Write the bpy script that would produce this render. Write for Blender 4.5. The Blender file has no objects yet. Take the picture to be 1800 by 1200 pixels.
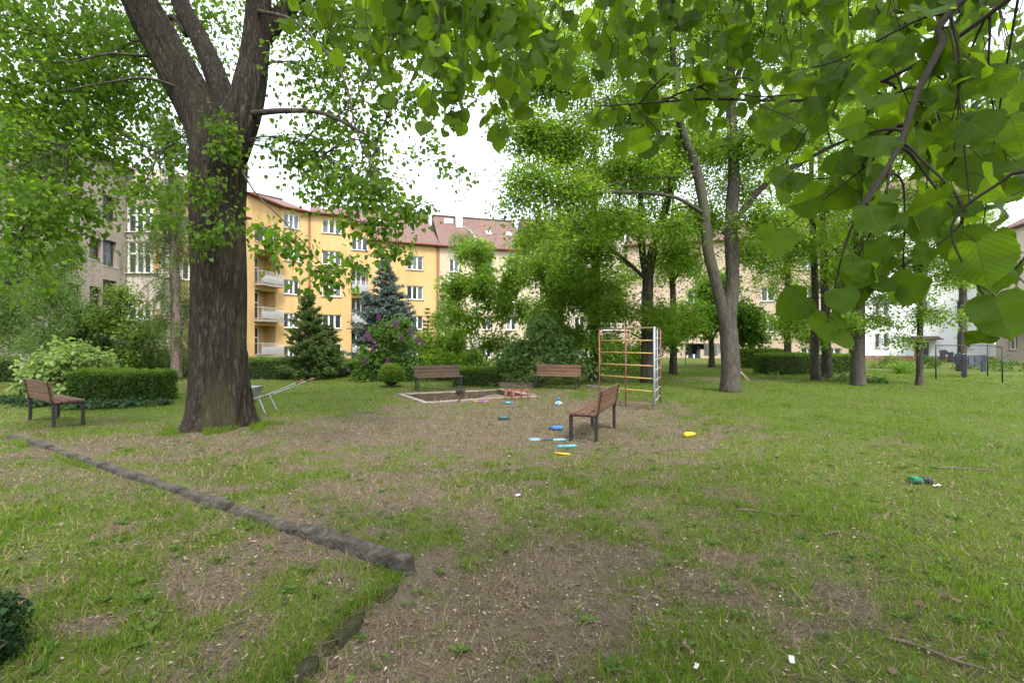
import bpy, math, random
import numpy as np
from mathutils import Vector, Matrix
R = math.radians
random.seed(7)
rng = np.random.default_rng(11)
scene = bpy.context.scene
COL = scene.collection

# ------------------------------------------------------------------ camera, sky, sun, exposure
CH, F = 1.65, 850.0
cam_d = bpy.data.cameras.new('camera'); cam = bpy.data.objects.new('camera', cam_d); COL.objects.link(cam)
cam.location = (0, 0, CH); cam.rotation_euler = (R(90), 0, 0)
cam_d.sensor_width = 36; cam_d.lens = 36 * F / 1800; cam_d.clip_start = .05; cam_d.clip_end = 2000
scene.camera = cam

SUN_EL, SUN_AZ = R(52), R(158)          # azimuth clockwise from +Y: behind the camera, a little to the right
w = bpy.data.worlds.new('World'); scene.world = w; w.use_nodes = True
nt = w.node_tree; nt.nodes.clear()
sky = nt.nodes.new('ShaderNodeTexSky'); sky.sky_type = 'NISHITA'; sky.sun_disc = False
sky.sun_elevation = SUN_EL; sky.sun_rotation = SUN_AZ; sky.dust_density = 4; sky.air_density = 1
bg1 = nt.nodes.new('ShaderNodeBackground'); bg1.inputs['Strength'].default_value = .06
nt.links.new(sky.outputs[0], bg1.inputs['Color'])
bg2 = nt.nodes.new('ShaderNodeBackground')       # bright overcast cloud sheet, uneven and without a sun
tc = nt.nodes.new('ShaderNodeTexCoord'); nz = nt.nodes.new('ShaderNodeTexNoise')
nz.inputs['Scale'].default_value = 2.2; nz.inputs['Detail'].default_value = 5
nt.links.new(tc.outputs['Generated'], nz.inputs['Vector'])
rp = nt.nodes.new('ShaderNodeValToRGB')
rp.color_ramp.elements[0].position = .3; rp.color_ramp.elements[0].color = (.82, .87, .95, 1)
rp.color_ramp.elements[1].position = .7; rp.color_ramp.elements[1].color = (1, 1, 1, 1)
nt.links.new(nz.outputs[0], rp.inputs[0]); nt.links.new(rp.outputs[0], bg2.inputs['Color'])
bg2.inputs['Strength'].default_value = .72
ad = nt.nodes.new('ShaderNodeAddShader'); wo = nt.nodes.new('ShaderNodeOutputWorld')
nt.links.new(bg1.outputs[0], ad.inputs[0]); nt.links.new(bg2.outputs[0], ad.inputs[1]); nt.links.new(ad.outputs[0], wo.inputs[0])

sun_d = bpy.data.lights.new('sun', 'SUN'); sun_d.energy = 1.5; sun_d.angle = R(14); sun_d.color = (1, .96, .88)
sun = bpy.data.objects.new('sun', sun_d); COL.objects.link(sun)
sd = Vector((math.sin(SUN_AZ) * math.cos(SUN_EL), math.cos(SUN_AZ) * math.cos(SUN_EL), math.sin(SUN_EL)))
sun.rotation_euler = sd.to_track_quat('Z', 'Y').to_euler(); sun.location = sd * 60

vs = scene.view_settings; vs.view_transform = 'Standard'; vs.look = 'None'; vs.gamma = 1; vs.use_curve_mapping = False
vs.exposure = 1.5
cy = scene.cycles; cy.use_denoising = True; cy.max_bounces = 5; cy.diffuse_bounces = 4; cy.transmission_bounces = 4; cy.use_adaptive_sampling = True; cy.adaptive_threshold = .025
cy.glossy_bounces = 2; cy.transparent_max_bounces = 6; cy.sample_clamp_indirect = 4; cy.caustics_reflective = False; cy.caustics_refractive = False

# ------------------------------------------------------------------ helpers
def P(px, py, D):                       # a point of the place, from its bearing and its distance
    return np.array(((px - 900) / F * D, D, CH + (600 - py) / F * D))
def sstep(a, b, x):
    t = np.clip((x - a) / (b - a), 0, 1); return t * t * (3 - 2 * t)
def hash2(ix, iy, s=0):
    h = (ix.astype(np.int64) * 374761393 + iy.astype(np.int64) * 668265263 + s * 974634777) & 0x7fffffff
    h = ((h ^ (h >> 13)) * 1274126177) & 0x7fffffff
    return ((h ^ (h >> 16)) & 0xffff) / 65535.0
def vnoise(x, y, s=0):
    x = np.asarray(x, float); y = np.asarray(y, float)
    ix = np.floor(x); iy = np.floor(y); fx = x - ix; fy = y - iy
    fx = fx * fx * (3 - 2 * fx); fy = fy * fy * (3 - 2 * fy)
    a = hash2(ix, iy, s); b = hash2(ix + 1, iy, s); c = hash2(ix, iy + 1, s); d = hash2(ix + 1, iy + 1, s)
    return (a * (1 - fx) + b * fx) * (1 - fy) + (c * (1 - fx) + d * fx) * fy
def fbm(x, y, oct=4, s=0):
    v = 0; a = .5; t = 0
    for i in range(oct):
        v = v + a * vnoise(np.asarray(x) * 2 ** i + 17.3 * i, np.asarray(y) * 2 ** i + 5.1 * i, s + i); t += a; a *= .55
    return v / t

def link(o, parent=None):
    COL.objects.link(o)
    if parent is not None: o.parent = parent
    return o
def tag(o, label=None, cat=None, group=None, kind=None):
    if label: o['label'] = label
    if cat: o['category'] = cat
    if group: o['group'] = group
    if kind: o['kind'] = kind
    return o
def empty(name, loc, label=None, cat=None, group=None, rz=0):
    o = bpy.data.objects.new(name, None); o.location = [float(v) for v in loc]; o.rotation_euler = (0, 0, rz); o.empty_display_size = .2
    link(o); return tag(o, label, cat, group)
def setmesh(name, V, loops, starts, mat, smooth=False):
    me = bpy.data.meshes.new(name)
    V = np.ascontiguousarray(V, np.float32); loops = np.ascontiguousarray(loops, np.int32).ravel(); starts = np.ascontiguousarray(starts, np.int32)
    me.vertices.add(len(V)); me.vertices.foreach_set('co', V.ravel())
    me.loops.add(len(loops)); me.loops.foreach_set('vertex_index', loops)
    me.polygons.add(len(starts)); me.polygons.foreach_set('loop_start', starts)
    if smooth: me.polygons.foreach_set('use_smooth', np.ones(len(starts), bool))
    me.update(calc_edges=True); me.validate()
    if mat is not None: me.materials.append(mat)
    return me
def fattr(me, name, vals, domain='FACE'):
    a = me.attributes.new(name, 'FLOAT', domain); a.data.foreach_set('value', np.ascontiguousarray(vals, np.float32))

class MB:
    def __init__(s): s.v = []; s.f = []; s.n = 0; s.sm = []
    def add(s, V, Fs, smooth=False):
        s.v.append(np.asarray(V, float).reshape(-1, 3))
        for f in Fs: s.f.append([i + s.n for i in f]); s.sm.append(smooth)
        s.n += len(s.v[-1]); return s
    def box(s, c, size, M=None, taper=1.0):
        x, y, z = [k / 2 for k in size]
        V = np.array([[-x, -y, -z], [x, -y, -z], [x, y, -z], [-x, y, -z], [-x * taper, -y * taper, z], [x * taper, -y * taper, z], [x * taper, y * taper, z], [-x * taper, y * taper, z]])
        if M is not None: V = V @ np.array(M.to_3x3()).T
        return s.add(V + np.array(c), [(0, 3, 2, 1), (4, 5, 6, 7), (0, 1, 5, 4), (1, 2, 6, 5), (2, 3, 7, 6), (3, 0, 4, 7)])
    def bbox(s, c, size, b=.006, M=None):   # box with chamfered long edges
        x, y, z = [k / 2 for k in size]; b = min(b, x * .45, y * .45, z * .45)
        prof = [(-y + b, -z), (y - b, -z), (y, -z + b), (y, z - b), (y - b, z), (-y + b, z), (-y, z - b), (-y, -z + b)]
        if x < y or x < z: pass
        V = np.array([[sx * x, p[0], p[1]] for sx in (-1, 1) for p in prof])
        if M is not None: V = V @ np.array(M.to_3x3()).T
        fs = [tuple(range(7, -1, -1)), tuple(range(8, 16))] + [(i, (i + 1) % 8, 8 + (i + 1) % 8, 8 + i) for i in range(8)]
        return s.add(V + np.array(c), fs)
    def tube(s, pts, r, n=8, cap=True, sm=True):
        pts = np.asarray(pts, float); m = len(pts); r = np.broadcast_to(np.asarray(r, float), (m,))
        T = np.gradient(pts, axis=0); T /= np.linalg.norm(T, axis=1)[:, None] + 1e-9
        u = np.cross(T[0], (0, 0, 1)); 
        if np.linalg.norm(u) < .1: u = np.cross(T[0], (1, 0, 0))
        u /= np.linalg.norm(u); V = []; a = np.arange(n) * 2 * math.pi / n
        for i in range(m):
            u = u - T[i] * u.dot(T[i]); u /= np.linalg.norm(u) + 1e-9; v = np.cross(T[i], u)
            V.append(pts[i] + r[i] * (np.cos(a)[:, None] * u + np.sin(a)[:, None] * v))
        fs = [(i * n + j, i * n + (j + 1) % n, (i + 1) * n + (j + 1) % n, (i + 1) * n + j) for i in range(m - 1) for j in range(n)]
        if cap: fs += [tuple(range(n - 1, -1, -1)), tuple(range((m - 1) * n, m * n))]
        return s.add(np.concatenate(V), fs, sm)
    def lathe(s, prof, n=16, c=(0, 0, 0), M=None):
        a = np.arange(n) * 2 * math.pi / n
        V = np.concatenate([np.stack([r * np.cos(a), r * np.sin(a), np.full(n, z)], 1) for r, z in prof]); m = len(prof)
        if M is not None: V = V @ np.array(M.to_3x3()).T
        fs = [(i * n + j, i * n + (j + 1) % n, (i + 1) * n + (j + 1) % n, (i + 1) * n + j) for i in range(m - 1) for j in range(n)]
        fs += [tuple(range(n - 1, -1, -1)), tuple(range((m - 1) * n, m * n))]
        return s.add(V + np.array(c), fs, True)
    def mesh(s, name, mat):
        V = np.concatenate(s.v); loops = [i for f in s.f for i in f]; st = np.cumsum([0] + [len(f) for f in s.f[:-1]])
        me = setmesh(name, V, loops, st, mat)
        me.polygons.foreach_set('use_smooth', np.array(s.sm, bool)); return me
    def build(s, name, mat, parent=None):
        return link(bpy.data.objects.new(name, s.mesh(name, mat)), parent)
def smoothpath(pts, k=6):               # Catmull-Rom through the points
    p = np.asarray(pts, float)
    if len(p) < 3: return np.linspace(p[0], p[-1], k + 1)
    q = np.vstack([2 * p[0] - p[1], p, 2 * p[-1] - p[-2]]); out = []
    for i in range(1, len(q) - 2):
        for t in np.linspace(0, 1, k, endpoint=False):
            out.append(.5 * (2 * q[i] + (q[i + 1] - q[i - 1]) * t + (2 * q[i - 1] - 5 * q[i] + 4 * q[i + 1] - q[i + 2]) * t * t + (3 * q[i] - q[i - 1] - 3 * q[i + 1] + q[i + 2]) * t ** 3))
    out.append(p[-1]); return np.array(out)

# ------------------------------------------------------------------ materials
def newmat(name):
    m = bpy.data.materials.new(name); m.use_nodes = True; n = m.node_tree; n.nodes.clear()
    o = n.nodes.new('ShaderNodeOutputMaterial'); return m, n, o
def N(n, t, **k):
    x = n.nodes.new(t)
    for a, b in k.items():
        if a in x.inputs: x.inputs[a].default_value = b
        else: setattr(x, a, b)
    return x
def ramp(n, src, stops):
    r = n.nodes.new('ShaderNodeValToRGB'); e = r.color_ramp.elements
    while len(e) < len(stops): e.new(.5)
    for i, (p, c) in enumerate(stops): e[i].position = p; e[i].color = (*c, 1) if len(c) == 3 else c
    n.links.new(src, r.inputs[0]); return r.outputs[0]
def coords(n, scale=(1, 1, 1), src='Object'):
    t = n.nodes.new('ShaderNodeTexCoord'); m = n.nodes.new('ShaderNodeMapping'); m.inputs['Scale'].default_value = scale
    n.links.new(t.outputs[src], m.inputs['Vector']); return m.outputs[0]
def mixc(n, f, a, b, mode='MIX'):
    x = n.nodes.new('ShaderNodeMix'); x.data_type = 'RGBA'; x.blend_type = mode
    for s, v in ((0, f), (6, a), (7, b)):
        if isinstance(v, bpy.types.NodeSocket): n.links.new(v, x.inputs[s])
        else: x.inputs[s].default_value = v if s == 0 else ((*v, 1) if len(v) == 3 else v)
    return x.outputs[2]
def noisy(name, c1, c2, scale=4, rough=.7, bump=.2, bscale=30, stretch=(1, 1, 1), metallic=0, spec=.4, c3=None, bdist=.01):
    m, n, o = newmat(name); v = coords(n, stretch); no = N(n, 'ShaderNodeTexNoise', Scale=scale, Detail=6.0, Roughness=.65); n.links.new(v, no.inputs['Vector'])
    st = [(.3, c1), (.7, c2)] if c3 is None else [(.25, c1), (.5, c2), (.75, c3)]
    p = N(n, 'ShaderNodeBsdfPrincipled', Roughness=rough, Metallic=metallic); p.inputs['Specular IOR Level'].default_value = spec
    n.links.new(ramp(n, no.outputs[0], st), p.inputs['Base Color'])
    n2 = N(n, 'ShaderNodeTexNoise', Scale=bscale, Detail=4.0); n.links.new(v, n2.inputs['Vector'])
    b = N(n, 'ShaderNodeBump', Strength=bump, Distance=bdist); n.links.new(n2.outputs[0], b.inputs['Height']); n.links.new(b.outputs[0], p.inputs['Normal'])
    n.links.new(p.outputs[0], o.inputs[0]); return m
def wallmat(name, c1, c2):
    m, n, o = newmat(name); v = coords(n); n1 = N(n, 'ShaderNodeTexNoise', Scale=.5, Detail=6.0, Roughness=.7); n.links.new(v, n1.inputs['Vector'])
    v2 = coords(n, (2.2, 2.2, .16)); n2 = N(n, 'ShaderNodeTexNoise', Scale=1.0, Detail=5.0, Roughness=.65); n.links.new(v2, n2.inputs['Vector'])
    c = ramp(n, n1.outputs[0], [(.3, c1), (.7, c2)]); c = mixc(n, ramp(n, n2.outputs[0], [(.48, (0, 0, 0)), (.75, (.34, .34, .34))]), c, [k * .55 for k in c1])
    p = N(n, 'ShaderNodeBsdfPrincipled', Roughness=.92); p.inputs['Specular IOR Level'].default_value = .2; n.links.new(c, p.inputs['Base Color'])
    n3 = N(n, 'ShaderNodeTexNoise', Scale=25.0, Detail=4.0); n.links.new(v, n3.inputs['Vector']); b = N(n, 'ShaderNodeBump', Strength=.3, Distance=.01); n.links.new(n3.outputs[0], b.inputs['Height']); n.links.new(b.outputs[0], p.inputs['Normal'])
    n.links.new(p.outputs[0], o.inputs[0]); return m
def leafmat(name, dark, mid, light, trans, tfac=.5, rough=.42, obj=False, veins=False, spec=.12):
    m, n, o = newmat(name)
    if obj: a = n.nodes.new('ShaderNodeObjectInfo').outputs['Random']
    else: x = n.nodes.new('ShaderNodeAttribute'); x.attribute_name = 'rnd'; a = x.outputs['Fac']
    c = ramp(n, a, [(0, dark), (.5, mid), (1, light)])
    tcol = ramp(n, a, [(0, [k * .5 for k in trans]), (.5, trans), (1, [min(1, k * 1.35) for k in trans])])
    p = N(n, 'ShaderNodeBsdfPrincipled', Roughness=rough); p.inputs['Specular IOR Level'].default_value = spec
    if veins:
        v = coords(n, (1, 1, 1), 'UV'); s = n.nodes.new('ShaderNodeSeparateXYZ'); n.links.new(v, s.inputs[0])
        def M(op, A, B=None):
            k = n.nodes.new('ShaderNodeMath'); k.operation = op
            for i, q in enumerate((A, B)):
                if q is None: continue
                if isinstance(q, bpy.types.NodeSocket): n.links.new(q, k.inputs[i])
                else: k.inputs[i].default_value = q
            return k.outputs[0]
        av = M('ABSOLUTE', s.outputs[1]); t = M('SUBTRACT', s.outputs[0], M('MULTIPLY', av, .95))
        fr = M('ABSOLUTE', M('SUBTRACT', M('FRACT', M('MULTIPLY', t, 7.0)), .5))
        line = M('LESS_THAN', fr, .075); mid_ = M('LESS_THAN', av, .014); both = M('MAXIMUM', line, mid_)
        f2 = M('MULTIPLY', both, .7)
        c = mixc(n, f2, c, [k * 1.7 for k in light]); tcol = mixc(n, f2, tcol, [k * .45 for k in trans])
        no = N(n, 'ShaderNodeTexNoise', Scale=9.0, Detail=3.0); n.links.new(v, no.inputs['Vector'])
        b = N(n, 'ShaderNodeBump', Strength=.5, Distance=.004); n.links.new(M('SUBTRACT', no.outputs[0], M('MULTIPLY', both, .6)), b.inputs['Height']); n.links.new(b.outputs[0], p.inputs['Normal'])
    n.links.new(c, p.inputs['Base Color'])
    t = n.nodes.new('ShaderNodeBsdfTranslucent'); n.links.new(tcol, t.inputs[0])
    mx = n.nodes.new('ShaderNodeMixShader'); mx.inputs[0].default_value = tfac
    n.links.new(p.outputs[0], mx.inputs[1]); n.links.new(t.outputs[0], mx.inputs[2]); n.links.new(mx.outputs[0], o.inputs[0]); return m
def barkmat(name, c1, c2, c3, zs=.14, scale=9, bump=.9, green=None, furrow=False):
    m, n, o = newmat(name); v = coords(n, (1, 1, zs))
    vo = N(n, 'ShaderNodeTexNoise', Scale=scale, Detail=7.0, Roughness=.7, Distortion=.6); n.links.new(v, vo.inputs['Vector'])
    if furrow:
        c = ramp(n, vo.outputs[0], [(.33, c3), (.43, c2), (.5, c1), (.57, c2), (.68, c3)]); hgt = ramp(n, vo.outputs[0], [(.36, (1, 1, 1)), (.5, (0, 0, 0)), (.64, (1, 1, 1))])
    else: c = ramp(n, vo.outputs[0], [(.32, c1), (.5, c2), (.68, c3)]); hgt = vo.outputs[0]
    v2 = coords(n, (1, 1, .5)); n2 = N(n, 'ShaderNodeTexNoise', Scale=1.3, Detail=3.0); n.links.new(v2, n2.inputs['Vector'])
    if green is not None: c = mixc(n, ramp(n, n2.outputs[0], [(.5, (0, 0, 0)), (.68, (.7, .7, .7))]), c, green)
    p = N(n, 'ShaderNodeBsdfPrincipled', Roughness=.9); p.inputs['Specular IOR Level'].default_value = .2; n.links.new(c, p.inputs['Base Color'])
    b = N(n, 'ShaderNodeBump', Strength=bump, Distance=.035); n.links.new(hgt, b.inputs['Height']); n.links.new(b.outputs[0], p.inputs['Normal'])
    n.links.new(p.outputs[0], o.inputs[0]); return m

M = {}
M['linden_leaf'] = leafmat('linden_leaf', (.035, .075, .009), (.058, .112, .012), (.085, .145, .016), (.2, .37, .02), .53)
M['near_leaf'] = leafmat('near_linden_leaf', (.026, .056, .007), (.042, .084, .009), (.062, .112, .012), (.22, .37, .012), .57, .45, True, True, .12)
M['near_leaf_mass'] = leafmat('near_linden_leaf_mass', (.03, .063, .008), (.048, .092, .01), (.068, .12, .013), (.28, .46, .018), .57, .45, False, True, .12)
M['maple_leaf'] = leafmat('maple_leaf', (.055, .105, .014), (.085, .15, .02), (.115, .185, .028), (.32, .52, .035), .56)
M['deep_leaf'] = leafmat('deep_green_leaf', (.025, .065, .014), (.045, .1, .02), (.07, .14, .028), (.1, .24, .03), .42)
M['fresh_leaf'] = leafmat('fresh_leaf', (.07, .13, .02), (.1, .18, .03), (.14, .22, .04), (.28, .42, .05), .45)
M['chestnut_leaf'] = leafmat('chestnut_leaf', (.05, .11, .012), (.08, .16, .018), (.11, .2, .025), (.24, .45, .03), .5)
M['snowball_leaf'] = leafmat('pale_shrub_leaf', (.1, .16, .035), (.17, .25, .07), (.3, .38, .16), (.36, .5, .1), .42)
M['viburnum_leaf'] = leafmat('viburnum_leaf', (.055, .105, .03), (.095, .16, .048), (.145, .22, .07), (.2, .36, .055), .42)
M['birch_leaf'] = leafmat('birch_leaf', (.065, .12, .028), (.1, .17, .045), (.14, .215, .065), (.28, .44, .08), .5)
M['larch_needle'] = leafmat('larch_needle', (.06, .1, .03), (.1, .15, .045), (.14, .19, .07), (.24, .34, .08), .4)
M['pine_needle'] = leafmat('pine_needle', (.04, .075, .024), (.075, .12, .036), (.125, .18, .05), (.14, .23, .045), .32)
M['spruce_needle'] = leafmat('blue_spruce_needle', (.065, .1, .085), (.12, .165, .145), (.2, .25, .225), (.12, .18, .14), .2)
M['hedge_leaf'] = leafmat('hedge_leaf', (.022, .055, .012), (.045, .095, .016), (.12, .19, .022), (.18, .32, .03), .4)
M['box_leaf'] = leafmat('box_leaf', (.05, .095, .012), (.085, .15, .018), (.12, .19, .025), (.2, .34, .03), .4)
M['ivy_leaf'] = leafmat('ivy_leaf', (.012, .035, .012), (.022, .055, .018), (.04, .08, .03), (.05, .1, .02), .25, .35)
M['lilac_leaf'] = leafmat('lilac_leaf', (.04, .085, .015), (.065, .125, .022), (.095, .165, .03), (.16, .3, .04), .4)
M['lilac_flower'] = leafmat('lilac_flower', (.12, .03, .13), (.2, .05, .2), (.32, .1, .3), (.3, .08, .3), .3, .7)
M['grass'] = leafmat('grass_blade', (.05, .096, .01), (.088, .152, .015), (.155, .205, .034), (.25, .41, .025), .46, .65)
M['straw'] = leafmat('dry_grass', (.13, .1, .05), (.22, .175, .09), (.32, .26, .14), (.2, .15, .07), .25, .8)
M['litter'] = leafmat('dry_litter', (.045, .03, .02), (.17, .125, .085), (.58, .52, .43), (.15, .1, .06), .12, .85)
M['bract'] = leafmat('linden_bract', (.14, .2, .05), (.18, .24, .07), (.22, .28, .09), (.36, .46, .12), .5, .5)
M['bark'] = barkmat('linden_bark', (.016, .013, .009), (.062, .051, .039), (.11, .094, .075), .16, 17, 1.0, (.085, .085, .04), True)
M['bark_grey'] = barkmat('maple_bark', (.028, .024, .02), (.062, .055, .046), (.105, .096, .083), .3, 14, .6, (.07, .075, .045))
M['bark_dark'] = barkmat('dark_bark', (.02, .017, .014), (.05, .042, .035), (.09, .08, .068), .2, 9, .6)
M['bark_larch'] = barkmat('larch_bark', (.05, .036, .03), (.13, .1, .085), (.21, .175, .15), .2, 11, .6)
M['bark_birch'] = barkmat('birch_bark', (.03, .028, .026), (.36, .35, .33), (.62, .61, .58), 2.2, 3.4, .25)
M['twig'] = noisy('twig_bark', (.012, .009, .007), (.035, .026, .018), 20, .85, .3, 60)
M['stick'] = noisy('grey_stick', (.06, .045, .035), (.15, .12, .09), 15, .9, .3, 60)
M['concrete'] = noisy('weathered_concrete', (.09, .078, .06), (.21, .185, .15), 5, .92, .8, 60, c3=(.32, .29, .24), bdist=.012)
M['kerb'] = noisy('mossy_kerb_stone', (.016, .015, .01), (.05, .045, .034), 11, .95, 1.0, 35, c3=(.125, .115, .095), bdist=.03)
M['dirty_concrete'] = noisy('soil_stained_concrete', (.05, .036, .025), (.1, .075, .052), 4, .95, .8, 50)
M['moss'] = noisy('moss_covered_stone', (.012, .012, .006), (.026, .027, .01), 9, .95, 1.0, 40, c3=(.045, .036, .022), bdist=.03)
M['sand'] = noisy('sandbox_sand', (.11, .08, .055), (.22, .17, .12), 3, .95, .7, 70)
M['wood'] = noisy('bench_wood', (.06, .03, .018), (.125, .064, .038), 6, .55, .25, 60, (.12, 1, 1), c3=(.17, .092, .058))
M['wood_dark'] = noisy('aged_bench_wood', (.05, .028, .018), (.1, .058, .038), 6, .6, .3, 60, (.12, 1, 1))
M['steel_black'] = noisy('black_painted_steel', (.012, .011, .01), (.022, .02, .019), 8, .45, .1, 60)
M['steel_grey'] = noisy('galvanised_steel', (.25, .26, .27), (.4, .41, .42), 10, .4, .1, 60, metallic=.7)
M['paint_grey'] = noisy('grey_painted_steel', (.22, .24, .27), (.33, .35, .38), 10, .5, .1, 60)
M['paint_red'] = noisy('faded_red_paint', (.1, .035, .026), (.19, .062, .046), 9, .6, .2, 60, c3=(.22, .12, .095))
M['paint_yellow'] = noisy('faded_yellow_paint', (.28, .16, .04), (.42, .28, .08), 9, .6, .2, 60, c3=(.33, .2, .1))
M['paint_brown'] = noisy('rusty_brown_paint', (.12, .06, .04), (.24, .13, .09), 9, .6, .2, 60)
def plain(name, c, rough=.5, v=.85, **k): return noisy(name, [x * v for x in c], c, 6, rough, .05, 40, **k)

# ------------------------------------------------------------------ ground
K0, K1 = np.array((-8.6, 8.3)), np.array((-.72, 3.5)); KD = (K1 - K0) / np.linalg.norm(K1 - K0); KN = np.array((-KD[1], KD[0]))   # KN points to the playground
SBX = [np.array(p) for p in ((-3.45, 15.0), (-.45, 16.45), (.65, 14.5), (-2.35, 13.05))]      # sandbox corners L, B, R, F
def in_quad(x, y, q, m=0):
    r = np.ones_like(x, bool); c = sum(q) / 4
    for i in range(4):
        a, b = q[i], q[(i + 1) % 4]; e = (b - a) / np.linalg.norm(b - a); n = np.array((-e[1], e[0]))
        if n @ (c - a) < 0: n = -n
        r &= ((x - a[0]) * n[0] + (y - a[1]) * n[1]) > m
    return r
def edge_x(y): return -.78 + (y - 3.4) * .36 + .16 * (fbm(y * 2.5, y * 0 + 3, 4, 51) - .5) + .02 * np.sin(y * 17)
def zg(x, y):
    x = np.asarray(x, float); y = np.asarray(y, float)
    z = (fbm(x * .45, y * .45, 3, 3) - .5) * .10 + (fbm(x * 2.1, y * 2.1, 3, 9) - .5) * .028
    s = (x - K0[0]) * KN[0] + (y - K0[1]) * KN[1]; t = (x - K0[0]) * KD[0] + (y - K0[1]) * KD[1]
    z += .06 * sstep(-.02, .05, s) * sstep(9.3, 8.6, t) * sstep(2.5, .2, s)
    onlawn = (s < 0) & (y < 3.6)
    d = x - edge_x(y)
    low = sstep(-.03, .07, d) * sstep(4.1, 3.4, y) * sstep(2.6, 1.0, d)
    z += np.where(y < 4.2, -.09 * low, 0)
    z += .05 * np.exp(-(((x + 5.45) / 1.5) ** 2 + ((y - 9) / 1.5) ** 2))
    return z
def zs(x, y): return float(zg(np.array([x]), np.array([y]))[0])
BARE = [(1.9, 10.2, 3.0, 2.8, .75), (0, 8.4, 2.6, 1.6, .42), (.6, 3.4, 1.0, .7, .4), (-4.3, 8.4, 2.3, 1.6, .5), (-1.2, 5.2, 1.6, 1.1, .42), (-1.3, 14.8, 3.6, 2.2, .6), (3.4, 12.4, 2.2, 1.3, .55),
        (-7.6, 9.6, 1.3, .8, .3), (6.5, 7.6, 1.6, .6, .35), (11, 21, 6, 1.5, .95), (8, 20.5, 3, 1.2, .6), (-2, 10.5, 2.2, 1.5, .35), (2.0, 3.2, 2.0, .8, .25), (8.5, 8.6, 3.0, .5, .35)]
LUSH = [(9, 13, 6, 4, .45), (5.5, 6, 3, 2, .2), (-7.5, 12, 4, 1.6, .35), (-6, 16, 3, 3, .5), (14, 16, 8, 4, .4), (-8, 14.5, 3, 2, .3), (3.5, 4.2, 2, 1.6, .16), (-4.5, 4.3, 1.5, 1, .2)]
def gmask(x, y):
    m = .62 + (fbm(x * .55, y * .55, 3, 21) - .5) * .35 + (fbm(x * 3.2, y * 3.2, 3, 31) - .5) * 1.35 - .12 * sstep(-.5, -2, x) * sstep(8, 5, y)
    for cx, cy_, rx, ry, a in BARE: m = m - a * .85 * np.exp(-(((x - cx) / rx) ** 2 + ((y - cy_) / ry) ** 2))
    for cx, cy_, rx, ry, a in LUSH: m = m + a * np.exp(-(((x - cx) / rx) ** 2 + ((y - cy_) / ry) ** 2))
    d = x - edge_x(y); m = m - .75 * sstep(-.06, .08, d) * sstep(4.0, 3.2, y) * sstep(1.7, .7, d) * (y < 4.2)
    m = m + .2 * sstep(1.5, 5, x) + .3 * sstep(4, 9, x) * sstep(8, 11, y) + .25 * sstep(16, 24, y)
    return np.clip(m, 0, 1)
def axis(a, b, step, lo, hi):
    c = list(np.arange(a, b, step)); s = step; v = c[-1]
    while v < hi: s *= 1.25; v += s; c.append(v)
    s = step; v = a
    while v > lo: s *= 1.25; v -= s; c.insert(0, v)
    return np.array(c)
gx = axis(-10, 10, .085, -260, 260); gy = axis(1.2, 18, .09, -90, 420)
X, Y = np.meshgrid(gx, gy); Z = zg(X, Y) * sstep(70, 30, np.abs(X)) * sstep(90, 40, Y)
Z = np.where(in_quad(X, Y, SBX, .07), -.5, Z)
nx, ny = len(gx), len(gy); idx = np.arange(nx * ny).reshape(ny, nx)
Q = np.stack([idx[:-1, :-1], idx[:-1, 1:], idx[1:, 1:], idx[1:, :-1]], -1).reshape(-1, 4)
m, n, o = newmat('soil_and_turf')
at = n.nodes.new('ShaderNodeAttribute'); at.attribute_name = 'turf'
v = coords(n); n1 = N(n, 'ShaderNodeTexNoise', Scale=14.0, Detail=8.0, Roughness=.75); n.links.new(v, n1.inputs['Vector'])
n2 = N(n, 'ShaderNodeTexNoise', Scale=90.0, Detail=4.0, Roughness=.7); n.links.new(v, n2.inputs['Vector'])
n3 = N(n, 'ShaderNodeTexNoise', Scale=1.6, Detail=4.0); n.links.new(v, n3.inputs['Vector'])
soil = ramp(n, n2.outputs[0], [(.3, (.036, .027, .017)), (.5, (.1, .08, .055)), (.72, (.25, .21, .145))])
soil = mixc(n, ramp(n, n3.outputs[0], [(.35, (0, 0, 0)), (.7, (.6, .6, .6))]), soil, ramp(n, n1.outputs[0], [(.35, (.072, .057, .04)), (.65, (.195, .16, .112))]))
turf = ramp(n, n2.outputs[0], [(.3, (.03, .046, .01)), (.5, (.08, .108, .022)), (.7, (.14, .18, .04))])
ma = n.nodes.new('ShaderNodeMath'); ma.operation = 'MULTIPLY_ADD'; n.links.new(n1.outputs[0], ma.inputs[0]); ma.inputs[1].default_value = .9; ma.inputs[2].default_value = -.45
mb = n.nodes.new('ShaderNodeMath'); mb.operation = 'ADD'; n.links.new(ma.outputs[0], mb.inputs[0]); n.links.new(at.outputs['Fac'], mb.inputs[1])
c = mixc(n, ramp(n, mb.outputs[0], [(.36, (0, 0, 0)), (.66, (1, 1, 1))]), soil, turf)
p = N(n, 'ShaderNodeBsdfPrincipled', Roughness=.95); p.inputs['Specular IOR Level'].default_value = .15; n.links.new(c, p.inputs['Base Color'])
b = N(n, 'ShaderNodeBump', Strength=.9, Distance=.02); n.links.new(n2.outputs[0], b.inputs['Height']); n.links.new(b.outputs[0], p.inputs['Normal']); n.links.new(p.outputs[0], o.inputs[0])
me = setmesh('ground', np.stack([X, Y, Z], -1).reshape(-1, 3), Q, np.arange(0, 4 * len(Q), 4), m, True)
fattr(me, 'turf', gmask(X, Y).ravel(), 'POINT')
tag(link(bpy.data.objects.new('ground', me)), 'patchy lawn with bare brown soil in the courtyard', kind='structure')

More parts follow.
